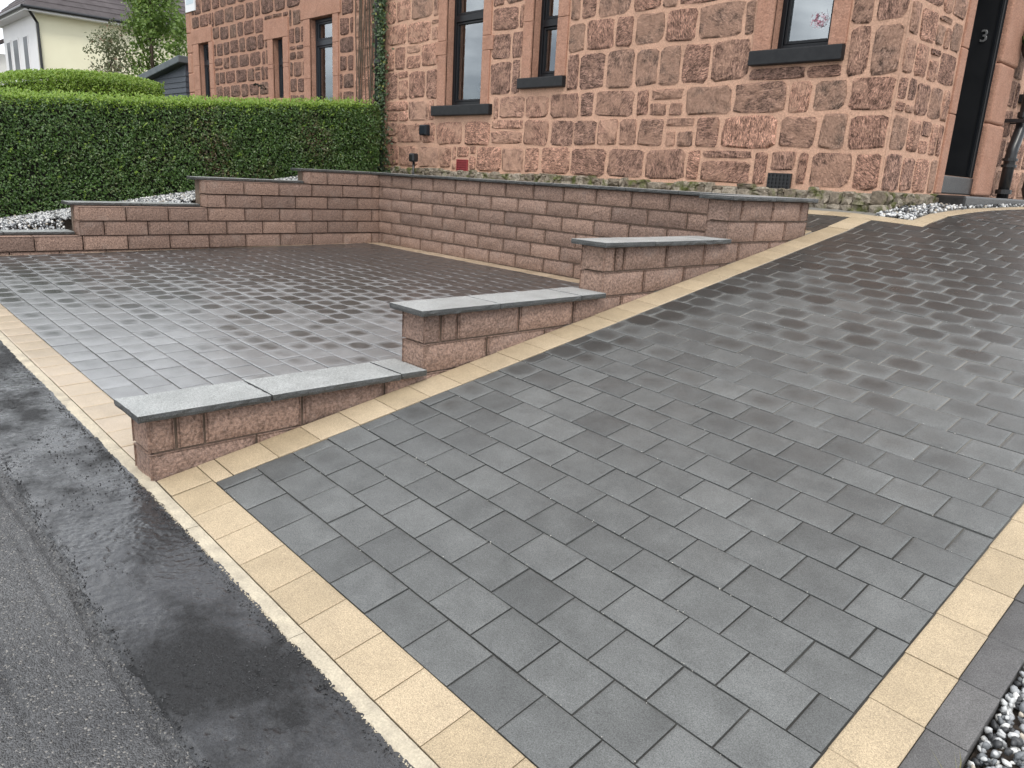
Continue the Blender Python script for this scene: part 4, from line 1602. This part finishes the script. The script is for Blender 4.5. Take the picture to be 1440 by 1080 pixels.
def hedge(name, x0, x1, y0, y1, zlo, zhi, dens, size, bulge, label, shoots, mat=M_LEAF, tint_top=True, round_=0.12):
    h = thing(name, ((x0 + x1) / 2, (y0 + y1) / 2, float(zlo((y0 + y1) / 2))), label, 'hedge')
    ysn = np.linspace(y0 + 0.12, y1 - 0.12, 12)
    V, F = [], []
    for y in ysn:
        lo, hi = float(zlo(y)) - 0.2, float(zhi(y)) - 0.05
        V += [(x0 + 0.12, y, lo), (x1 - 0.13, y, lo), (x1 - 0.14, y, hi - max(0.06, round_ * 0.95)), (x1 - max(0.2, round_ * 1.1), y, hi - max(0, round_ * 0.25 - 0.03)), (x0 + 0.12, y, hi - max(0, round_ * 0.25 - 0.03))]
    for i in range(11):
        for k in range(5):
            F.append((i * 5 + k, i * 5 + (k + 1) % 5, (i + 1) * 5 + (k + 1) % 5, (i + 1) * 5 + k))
    me = bpy.data.meshes.new('dark_core')
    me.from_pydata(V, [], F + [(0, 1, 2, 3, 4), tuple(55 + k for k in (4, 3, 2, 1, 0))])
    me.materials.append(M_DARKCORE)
    link('dark_core', me, h)  # solid near-black core; the shade inside the hedge is put into its colour
    P, N, top = hedge_leaves(x0, x1, y0, y1, zlo, zhi, dens, size, bulge, round_)
    s = top < 0.5
    Vv, Ff = leaves(P[s], N[s], size)
    link('foliage', mk('foliage', Vv, Ff, mat, False), h, None, 'stuff')
    Vv, Ff = leaves(P[~s], N[~s], size)
    # upright young growth along the top
    n = int((y1 - y0) * (x1 - x0) * shoots)
    y = nr.uniform(y0, y1, n)
    x = nr.uniform(x0, x1, n)
    edge = np.clip((x1 - x) / 0.15, 0, 1)
    lift = nr.random(n) ** 1.6 * (0.07 + 0.05 * np.clip(vnoise(x, y, 6, 2.2, 2), 0, 1))
    Q = np.stack([x + 0.01, y, zhi(y) + lift - rdrop(x1 - x, round_)], -1)
    V2, F2 = leaves(Q, np.tile([0.6, -0.3, 0.7], (n, 1)), size * 1.15, 0.9, 0.5, 0.15, (0, 0, 1.2))
    # shoots that spill over the shoulder of the face
    n = int((y1 - y0) * shoots * 0.22)
    y = nr.uniform(y0, y1, n)
    dn = nr.random(n) ** 2.2 * 0.16
    Q = np.stack([x1 - 0.03 - 0.05 * (1 - dn / 0.16) + 0.02 * nr.random(n), y, zhi(y) - dn], -1)
    V3, F3 = leaves(Q, np.tile([0.8, -0.2, 0.6], (n, 1)), size * 1.05, 0.9, 0.5, 0.15, (0.3, 0, 1.0))
    # stray sprigs that have grown out since the hedge was cut
    ps = []
    for _ in range(int((y1 - y0) * 26)):
        yb = rng.uniform(y0, y1)
        zb = float(zlo(yb)) + (float(zhi(yb)) - float(zlo(yb))) * rng.random() ** 0.6
        dirv = np.array([rng.uniform(.3, 1), rng.uniform(-.6, .6), rng.uniform(0.1, 1.2)])
        for q in range(rng.randrange(4, 9)):
            ps.append(np.array([x1 - 0.03, yb, zb]) + dirv * q * 0.013 + np.array([rng.uniform(-.008, .008) for _k in range(3)]))
    V4, F4 = leaves(np.array(ps), np.tile([0.8, -0.2, 0.5], (len(ps), 1)), size * 0.95, 0.9, 0.5, 0.15)
    VV = np.vstack([Vv, V2, V3, V4])
    FF = np.vstack([Ff, F2 + len(Vv), F3 + len(Vv) + len(V2), F4 + len(Vv) + len(V2) + len(V3)])
    link('young_shoots', mk('young_shoots', VV, FF, M_SHOOT, False), h, None, 'stuff')
    return h


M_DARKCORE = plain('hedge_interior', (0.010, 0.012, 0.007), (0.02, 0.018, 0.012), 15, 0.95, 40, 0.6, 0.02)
zh1 = lambda y: np.interp(y, [-6, -4.1, -2.1, 0.6, 2], [1.445, 1.57, 1.69, 1.925, 2.02])
zl1 = lambda y: zgar(y) + 0.0
hedge('clipped_hedge', -2.1, -1.12, -5.25, 0.86, zl1, zh1, 4300, 0.037, 0.085, 'long dark green clipped hedge directly above the stepped block wall, reaching the house', 900)
zl2 = lambda y: np.full(np.shape(y), 0.9)
zh2 = lambda y: np.interp(y, [-4, -2.3, -1.5, -0.7, 0.4, 1.0, 1.4], [2.2, 2.42, 2.66, 2.76, 2.80, 2.74, 2.66])
hedge('rounded_hedge', -13.6, -11.0, -3.9, 1.25, zl2, zh2, 2300, 0.06, 0.12, 'bright green round-topped hedge rising behind the dark clipped hedge, in front of the cream house', 900, M_SHOOT, True, 0.6)  # leaves lightened all over; light from above is put into their colour

# ivy on the pipe
iv = thing('ivy', (-1.74, YV - 0.1, 0.9), 'ivy climbing the rainwater pipe where hedge and house meet', 'ivy')
n = 3600
z = nr.uniform(0.9, 5.0, n)
wid = np.interp(z, [0.9, 1.6, 2.2, 3.2, 5.0], [0.34, 0.20, 0.12, 0.13, 0.20])
P = np.stack([-1.68 + nr.normal(size=n) * wid * 0.55 + 0.05 * vnoise(z, 2, 0, 1.5, 2), YV - 0.07 - nr.random(n) * 0.10, z], -1)
Vv, Ff = leaves(P, np.tile([0.5, -1, 0.3], (n, 1)), 0.042, 0.8, 0.8)
link('foliage', mk('foliage', Vv, Ff, M_IVY, False), iv, None, 'stuff')
st = MB()
for k in range(26):
    x = -1.72 + rng.uniform(-0.05, 0.05) if k < 8 else rng.uniform(-2.55, -1.8)
    pts = []
    xx = x
    for q in range(9):
        pts.append((xx, YV - 0.028 - 0.01 * rng.random(), 1.0 + q * 0.52))
        xx += rng.uniform(-.06, .06)
    st.tube(pts, 0.008, 5)
st.build('stem', M_BARK, iv)


def crown(blobs, n, size, seed_sc=2.0, thresh=-0.15):
    Ps, Ns = [], []
    tot = sum(b[3] ** 2 * b[4] for b in blobs)
    for (x, y, z, r_, h_) in blobs:
        m = int(n * r_ ** 2 * h_ / tot)
        d = nr.normal(size=(m, 3))
        d /= np.linalg.norm(d, axis=1, keepdims=True)
        rad = nr.random(m) ** 0.45
        P = np.array([x, y, z]) + d * rad[:, None] * np.array([r_, r_, h_])
        keep = vnoise(P[:, 0], P[:, 1], P[:, 2], seed_sc, 2) > thresh
        Ps.append(P[keep]); Ns.append(d[keep] + np.array([0, 0, 0.5]))
    return np.vstack(Ps), np.vstack(Ns)


def tree(name, base, label, cat, blobs, n, size, mat, limbs, tr=0.09):
    t = thing(name, base, label, cat)
    b = Vector(base)
    tb = MB()
    top = Vector((blobs[0][0], blobs[0][1], blobs[0][2] + blobs[0][4] * 0.6))
    tb.tube([b, b.lerp(top, 0.35) + Vector((0.05, 0, 0)), b.lerp(top, 0.7), top], [tr, tr * 0.75, tr * 0.45, tr * 0.12], 8)
    tb.build('trunk', M_BARK, t, True)
    for k in range(limbs):
        bl = blobs[k % len(blobs)]
        f = rng.uniform(0.25, 0.75)
        p0 = b.lerp(top, f)
        p1 = Vector((bl[0] + rng.uniform(-.7, .7) * bl[3], bl[1] + rng.uniform(-.7, .7) * bl[3], bl[2] + rng.uniform(-.2, .7) * bl[4]))
        if p1.z < p0.z:
            p1.z = p0.z + 0.3
        MB().tube([p0, p0.lerp(p1, 0.5) + Vector((0, 0, 0.12)), p1], [tr * 0.4, tr * 0.25, tr * 0.08], 6).build('limb', M_BARK, t)
    P, N = crown(blobs, n, size)
    Vv, Ff = leaves(P, N, size, 1.2, 0.6)
    link('crown', mk('crown', Vv, Ff, mat, False), t, None, 'stuff')
    return t


tree('young_tree', (-18.2, 3.5, 1.2), 'slender bright green tree beside the cream house wall, rising above the shed', 'tree',
     [(-18.3, 3.5, 6.1, 0.75, 1.9), (-17.75, 3.6, 4.9, 0.72, 1.2), (-18.7, 3.4, 5.3, 0.65, 1.1), (-17.2, 3.8, 4.2, 0.6, 0.8), (-18.4, 3.5, 7.6, 0.5, 0.9), (-18.3, 3.4, 4.0, 0.6, 0.8), (-17.3, 3.7, 5.9, 0.55, 1.0), (-16.9, 3.9, 4.9, 0.45, 0.8), (-18.0, 3.5, 3.5, 0.8, 0.6)], 11500, 0.125, M_TREELEAF, 12)
tree('airy_shrub', (-19.8, 2.7, 1.1), 'thin leggy shrub with sparse leaves against the cream wall, left of the tree', 'shrub',
     [(-19.9, 2.7, 4.3, 0.8, 0.75), (-19.1, 2.8, 4.5, 0.6, 0.7), (-20.5, 2.6, 3.7, 0.5, 0.4), (-18.9, 2.9, 3.7, 0.8, 0.6), (-19.3, 2.8, 3.2, 0.8, 0.5)], 3000, 0.10, M_SHRUBLEAF, 14, 0.05)
tree('dark_sprig', (-5.47, 1.0, 1.2), 'small dark sprig poking above the clipped hedge below the narrow window', 'plant',
     [(-5.5, 1.0, 2.32, 0.12, 0.13), (-5.36, 1.02, 2.36, 0.07, 0.09)], 130, 0.07, M_DARKCORE, 3, 0.015)

# ------------------------------------------------------------------ shed and houses beyond
sh = thing('shed', (-12.7, 3.0, 1.2), 'dark slate blue boarded shed at the far end of the sandstone houses', 'shed')
X0, X1, Y0, Y1 = -14.2, -11.6, 2.0, 4.6
zl_ = lambda x: 3.02 + (x - X0) * 0.105
MB().prism([(X0 + 0.02, Y0 + 0.02, 1.0), (X1 - 0.02, Y0 + 0.02, 1.0), (X1 - 0.02, Y0 + 0.02, zl_(X1)), (X0 + 0.02, Y0 + 0.02, zl_(X0))], (0, Y1 - Y0 - 0.04, 0)).build('wall', M_SHED, sh)
z = 1.05
while z < 3.0:
    MB().prism([(X0, Y0 + 0.018, z), (X0, Y0 - 0.012, z), (X0, Y0 + 0.006, z + 0.128), (X0, Y0 + 0.018, z + 0.128)], (X1 - X0, 0, 0)).build('board', M_SHED, sh)
    MB().prism([(X1 - 0.018, Y0, z), (X1 + 0.012, Y0, z), (X1 - 0.006, Y0, z + 0.128), (X1 - 0.018, Y0, z + 0.128)], (0, Y1 - Y0, 0)).build('board', M_SHED, sh)
    z += 0.13
bevel(MB().prism([(X0 - 0.35, Y0 - 0.2, zl_(X0) - 0.06), (X1 + 0.1, Y0 - 0.2, zl_(X1) + 0.0), (X1 + 0.1, Y0 - 0.2, zl_(X1) + 0.17), (X0 - 0.35, Y0 - 0.2, zl_(X0) + 0.11)], (0, Y1 - Y0 + 0.4, 0)).build('roof', M_SHEDROOF, sh), 0.02, 2)

ch = thing('rendered_house', (-27, 6, 1.0), 'cream rendered house with dark tiled hip roof behind the bright hedge', 'house')
HX0, HX1, HY0, HY1, HE = -30.4, -25.1, 1.84, 13.0, 5.82
MB().box(HX0, HY0 + 0.02, 0.5, HX1, HY1, HE).build('wall', M_CREAM, ch)
MB().box(HX0, HY0, 0.5, HX1 + 0.003, HY0 + 0.018, HE - 0.01).build('front_wall', M_WHITE, ch)
MB().box(HX0 - 0.4, HY0 - 0.4, HE - 0.02, HX1 + 0.42, HY1 + 0.4, HE + 0.1).build('soffit', M_WHITE, ch)
g = MB()
g.tube([(HX1 + 0.47, HY0 - 0.45, HE + 0.10), (HX1 + 0.47, HY1 + 0.4, HE + 0.10)], 0.06, 8)
g.tube([(HX0 - 0.4, HY0 - 0.46, HE + 0.10), (HX1 + 0.47, HY0 - 0.46, HE + 0.10)], 0.06, 8)
g.tube([(HX1 + 0.42, HY0 - 0.30, HE + 0.08), (HX1 + 0.1, HY0 + 0.05, HE - 0.35), (HX1 + 0.08, HY0 + 0.08, 1.0)], 0.05, 8)
g.build('gutter', M_BLACK, ch)
# tiled roof: courses of interlocking tiles
rm = (HX0 + HX1) / 2
rise = 2.6
rf = thing('tmp', (0, 0, 0), '', '')
bpy.data.objects.remove(rf)
roof = MB().prism([(HX0 - 0.4, HY0 - 0.4, HE + 0.1), (HX1 + 0.42, HY0 - 0.4, HE + 0.1), (HX1 + 0.42, HY1 + 0.4, HE + 0.1), (HX0 - 0.4, HY1 + 0.4, HE + 0.1)], (0, 0, 0.03)).build('roof', M_TILE, ch)
nrow = 12
hw = (HX1 - HX0) / 2 + 0.41
for k in range(nrow):
    t0, t1 = k / nrow, (k + 1) / nrow + 0.02
    # east slope
    xa, xb = HX1 + 0.44 - hw * t0, HX1 + 0.44 - hw * t1
    za, zb = HE + 0.13 + rise * t0, HE + 0.13 + rise * t1
    ya, yb = HY0 - 0.42 + 2.6 * t0, HY0 - 0.42 + 2.6 * t1
    c = MB().prism([(xa, ya, za + 0.045), (xa, HY1 + 0.4, za + 0.045), (xb, HY1 + 0.4, zb + 0.01), (xb, yb, zb + 0.01)], (0, 0, -0.05)).build('tile_course', M_TILE, roof)
    s_ = MB()
    xl, xr2 = HX0 - 0.42 + hw * t0, HX0 - 0.42 + hw * t1
    s_.prism([(xl, ya, za + 0.045), (xa, ya, za + 0.045), (xb, yb, zb + 0.01), (xr2, yb, zb + 0.01)], (0, 0, -0.05))
    s_.build('tile_course', M_TILE, roof)
for (x, z0_, z1_, w_) in ((-26.7, 3.2, 5.2, 0.75), (-28.3, 3.2, 5.2, 0.9), (-26.2, 1.2, 2.6, 0.8), (-29.5, 3.2, 5.2, 0.7)):
    fr2 = MB().box(x - w_ / 2, HY0 - 0.03, z0_, x + w_ / 2, HY0 - 0.002, z1_).build('window', M_WHITE, ch)
    MB().box(x - w_ / 2 + 0.08, HY0 - 0.036, z0_ + 0.08, x + w_ / 2 - 0.08, HY0 - 0.0305, z1_ - 0.08).build('pane', M_GREYFRAME, fr2)
    MB().box(x - w_ / 2 - 0.08, HY0 - 0.09, z0_ - 0.07, x + w_ / 2 + 0.08, HY0 - 0.001, z0_ - 0.002).build('sill', M_REDVENT, fr2)

c2 = thing('rendered_house', (-38, 4, 1.0), 'white rendered house at the far edge of view, past the cream one', 'house')
MB().box(-44, 1.5, 0.5, -33.0, 11, 5.0).build('wall', M_WHITE, c2)
MB().prism([(-44.4, 1.1, 5.0), (-32.6, 1.1, 5.0), (-32.6, 6.2, 7.6), (-44.4, 6.2, 7.6)], (0, 0.01, -0.14)).prism([(-44.4, 6.25, 7.6), (-32.6, 6.25, 7.6), (-32.6, 11.4, 5.0), (-44.4, 11.4, 5.0)], (0, -0.01, -0.14)).build('roof', M_TILE, c2)
for x in (-34.4, -36.4):
    fr2 = MB().box(x - 0.45, 1.46, 2.8, x + 0.45, 1.498, 4.3).build('window', M_WHITE, c2)
    MB().box(x - 0.37, 1.452, 2.88, x + 0.37, 1.4595, 4.22).build('pane', M_GREYFRAME, fr2)

# ------------------------------------------------------------------ garden ground and pebbles
ysn = np.linspace(-5.15, 1.3, 26)
V, F = sheet(np.array([-40, -20, -11, -6, -2.2, -1.0, -0.22]), ysn, lambda X_, Y_: zgar(Y_) - 0.03 - np.where(X_ > -1.05, 0.10, 0.0))
nV = len(V)
link('garden_soil', mk('garden_soil', V, F, M_SOIL, True), None, None, 'structure')
V, F = sheet(np.array([-60, -40, -20, -9.7]), np.linspace(1.3, 30, 6), lambda X_, Y_: zgar(Y_) - 0.03)
link('lawn', mk('lawn', V, F, M_GROUND, True), None, None, 'structure')

_ico = None


def ico():
    global _ico
    if _ico is None:
        t = (1 + 5 ** .5) / 2
        v = np.array([(-1, t, 0), (1, t, 0), (-1, -t, 0), (1, -t, 0), (0, -1, t), (0, 1, t), (0, -1, -t), (0, 1, -t), (t, 0, -1), (t, 0, 1), (-t, 0, -1), (-t, 0, 1)], float)
        v /= np.linalg.norm(v[0])
        f = np.array([(0, 11, 5), (0, 5, 1), (0, 1, 7), (0, 7, 10), (0, 10, 11), (1, 5, 9), (5, 11, 4), (11, 10, 2), (10, 7, 6), (7, 1, 8), (3, 9, 4), (3, 4, 2), (3, 2, 6), (3, 6, 8), (3, 8, 9), (4, 9, 5), (2, 4, 11), (6, 2, 10), (8, 6, 7), (9, 8, 1)])
        _ico = (v, f)
    return _ico


def subdiv(v, f):
    mid, V, F = {}, [tuple(x) for x in v], []

    def m(a, b):
        k = (min(a, b), max(a, b))
        if k not in mid:
            p = np.array(V[a]) + np.array(V[b])
            p /= np.linalg.norm(p)
            mid[k] = len(V)
            V.append(tuple(p))
        return mid[k]
    for a, b, c in f:
        x, y, z = m(a, b), m(b, c), m(c, a)
        F += [(a, x, z), (b, y, x), (c, z, y), (x, y, z)]
    return np.array(V), np.array(F)


def pebbles(name, P, size, fine=False, parent=None):
    v, f = ico()
    if fine:
        v, f = subdiv(v, f)
    n = len(P)
    A = nr.normal(size=(n, 3, 3))
    Q = np.linalg.qr(A)[0]
    sc = size * nr.uniform(0.55, 1.2, n)[:, None] * np.stack([nr.uniform(.8, 1.25, n), nr.uniform(.65, 1, n), nr.uniform(.45, .8, n)], -1)
    vv = v[None] * (1 + nr.uniform(-.22, .22, (n, len(v), 1)))
    W = np.einsum('nij,nkj->nki', Q, vv * sc[:, None, :]) + P[:, None, :]
    F = (f[None] + (np.arange(n) * len(v))[:, None, None]).reshape(-1, 3)
    return link(name, mk(name, W.reshape(-1, 3), F, M_PEB, fine), parent, None, 'stuff')


# bed behind the left wall
n = 15000
y = nr.uniform(-5.15, -0.1, n)
x = -0.2 - nr.random(n) * 0.95
lvl = np.where(y < -3.76, 0.165, np.where(y < -2.40, 0.475, np.where(y < -1.06, 0.78, 0.93)))
z = np.minimum(zgar(y) + 0.0, lvl + np.clip((-x - 0.22) * 0.7, 0, 1)) + 0.016 * nr.random(n)
pebbles('gravel', np.stack([x, y, z], -1), 0.016)
# bed right of the drive, close to the camera
n = 8200
x = 8.996 + 0.75 * nr.random(n) ** 1.2
y = -5.0 + nr.random(n) * 2.6
z = zd(x, y) - 0.047 + 0.03 * nr.random(n)
pebbles('gravel', np.stack([x, y, z], -1), 0.0115, True)
V, F = sheet(np.array([8.99, 9.4, 10.6]), np.linspace(-5.08, 4, 12), zd, -0.05)
link('gravel_bed', mk('gravel_bed', V, F, M_SOIL, True), None, None, 'structure')
# corner of the house
n = 1500
y = np.where(nr.random(n) < 0.25, nr.uniform(1.14, 1.3, n), nr.uniform(1.2, 6.6, n))
x = nr.uniform(6.40, 6.715, n)
ok = ~((y > 2.6) & (y < 5.05) & (x < 6.66))
x, y = x[ok], y[ok]
z = zd(x, y) - 0.002 + 0.022 * nr.random(len(x))
pebbles('gravel', np.stack([x, y, z], -1), 0.018)

# grass blades in the gravel by the drive edge
gt = thing('grass_tuft', (8.99, -4.32, -0.2), 'thin yellowing grass blades growing in the pebbles beside the drive edging', 'grass')
mb = MB()
for k in range(34):
    bx, by = 9.0 + abs(rng.gauss(0, 0.05)), -4.40 + rng.gauss(0, 0.09)
    bz = float(zd(bx, by)) - 0.03
    dx, dy, hgt = rng.gauss(-0.01, 0.03), rng.gauss(0.0, 0.03), rng.uniform(0.04, 0.12)
    wv = 0.0012
    mb.add([(bx - wv, by, bz), (bx + wv, by, bz), (bx + dx * 0.5 + wv, by + dy * .5, bz + hgt * .65), (bx + dx * .5 - wv, by + dy * .5, bz + hgt * .65)], [(0, 1, 2, 3)])
    q = len(mb.v)
    mb.add([mb.v[q - 1], mb.v[q - 2], (bx + dx * 1.5, by + dy * 1.5, bz + hgt)], [(0, 1, 2)])
mb.build('blade', M_GRASS, gt, False, 'stuff')

# ------------------------------------------------------------------ small things
gl_ = thing('garden_light', (0.21, 0.55, 0.7), 'small black spike light standing behind the back wall coping near the hedge', 'garden light')
bevel(MB().box(0.15, 0.50, 1.12, 0.26, 0.60, 1.235).build('lamp_head', M_BLACK, gl_), 0.02, 2)
MB().tube([(0.21, 0.55, 0.7), (0.21, 0.55, 1.125)], 0.018, 8).build('spike', M_BLACK, gl_, True)

M_PETALR = plain('dark_red_petal', (0.16, 0.015, 0.03), (0.24, 0.03, 0.05), 40, 0.6, 60, 0.0, rnd=0.2)
M_PETALW = plain('white_petal', (0.86, 0.85, 0.82), None, 40, 0.6, 60, 0.0, rnd=0.1)
M_PINK = plain('pink_petal', (0.88, 0.50, 0.60), (0.90, 0.60, 0.68), 40, 0.6, 60, 0.0)


def petals(name, mat, c, r_, n, size, parent, sy=1.0):
    d = nr.normal(size=(n, 3))
    d /= np.linalg.norm(d, axis=1, keepdims=True)
    P = np.array(c) + d * r_ * nr.random((n, 1)) ** 0.4 * np.array([1, sy, 1])
    Vv, Ff = leaves(P, d, size, 0.5, 0.9, 0.3)
    return link(name, mk(name, Vv, Ff, mat, False), parent)


fv = thing('flower_vase', (0.42, YV + 0.26, 2.0), 'vase of dark red and white flowers behind the glass of the tall window', 'vase of flowers')
MB().tube([(0.47, YV + 0.197, 2.0), (0.47, YV + 0.197, 2.06), (0.47, YV + 0.197, 2.12), (0.47, YV + 0.197, 2.16)], [0.02, 0.026, 0.023, 0.016], 14).build('vase', M_SIGN, fv, True)
petals('red_bloom', M_PETALR, (0.47, YV + 0.195, 2.30), 0.085, 150, 0.04, fv, 0.3)
petals('white_bloom', M_PETALW, (0.45, YV + 0.19, 2.20), 0.09, 110, 0.04, fv, 0.25)
petals('leaf', M_IVY, (0.47, YV + 0.195, 2.16), 0.08, 60, 0.045, fv, 0.3)

fo = thing('feather_ornament', (5.40, YV + 0.24, 2.5), 'white feathery ornament with pink centre behind the window nearest the house corner', 'ornament')
petals('pink_bloom', M_PINK, (5.42, YV + 0.178, 2.60), 0.085, 160, 0.07, fo, 0.12)
mb = MB()
for k in range(46):
    a = rng.uniform(-0.5, 3.64)
    ln = rng.uniform(0.10, 0.20)
    c = Vector((5.37 + rng.uniform(-.09, .09), YV + 0.186, 2.59 + rng.uniform(-.05, .04)))
    e = c + Vector((math.cos(a) * ln, rng.uniform(-.004, .006), math.sin(a) * ln * 0.75))
    pv = Vector((-(e - c).z, 0, (e - c).x)).normalized() * 0.013
    mb.add([c - pv, c + pv, c.lerp(e, .6) + pv * 1.6, e, c.lerp(e, .6) - pv * 1.6], [(0, 1, 2, 3, 4)])
mb.build('feather', M_PETALW, fo)

hb = thing('hanging_basket', (6.52, 4.35, 2.55), 'hanging basket of white flowers on the wall right of the black door', 'flower basket')
MB().tube([(6.52, 4.45, 2.50), (6.52, 4.45, 2.56), (6.52, 4.45, 2.64), (6.52, 4.45, 2.72)], [0.05, 0.12, 0.16, 0.17], 16).build('basket', M_WICKER, hb, True)
petals('foliage', M_IVY, (6.52, 4.42, 2.80), 0.2, 420, 0.06, hb)
petals('bloom', M_PETALW, (6.53, 4.42, 2.88), 0.17, 120, 0.05, hb)
MB().tube([(XH, 4.45, 3.3), (6.52, 4.45, 3.32), (6.52, 4.45, 2.72)], 0.008, 6).build('bracket', M_BLACK, hb)

# pale grit left on the joints of the drive
n = 420
k = nr.integers(0, 34, n)
y = -4.916 + k * PR
x = nr.uniform(6.46, 8.7, n)
sz = 0.0022
z = zd(x, y) + 0.0005
gr = pebbles('grit', np.stack([x, y + nr.normal(size=n) * 0.004, z], -1), sz)
M_GRIT = plain('pale_grit', (0.62, 0.60, 0.55), (0.45, 0.43, 0.40), 60, 0.8, 60, 0.0)
gr.data.materials.clear()
gr.data.materials.append(M_GRIT)
n = 5200
x = 3.6 + 5.3 * nr.random(n) ** 0.75
t = nr.random(n)
edge = nr.random(n)
y = np.where(edge < 0.22, -5.142 - 0.03 * t ** 2, np.where(edge < 0.5, ylip(x) - 0.03 + 0.06 * t, -5.52 + 0.38 * t))
keep = (edge < 0.5) | (vnoise(x, y, 3, 4, 3) > 0.05)
x, y = x[keep], y[keep]
cr_ = pebbles('loose_chippings', np.stack([x, y, zpath(x, y) + 0.0065], -1), 0.0034)
cr_.data.materials.clear()
cr_.data.materials.append(plain('asphalt_chipping', (0.02, 0.02, 0.021), (0.05, 0.05, 0.052), 80, 0.5, 60, 0.0, rnd=0.5))
n = 420
x = nr.uniform(6.2, 8.9, n)
y = -5.1305 - 0.007 * nr.random(n) ** 2
cc_ = pebbles('mortar_crumbs', np.stack([x, y, zpath(x, y) + 0.007], -1), 0.0032)
cc_.data.materials.clear()
cc_.data.materials.append(M_CONC)
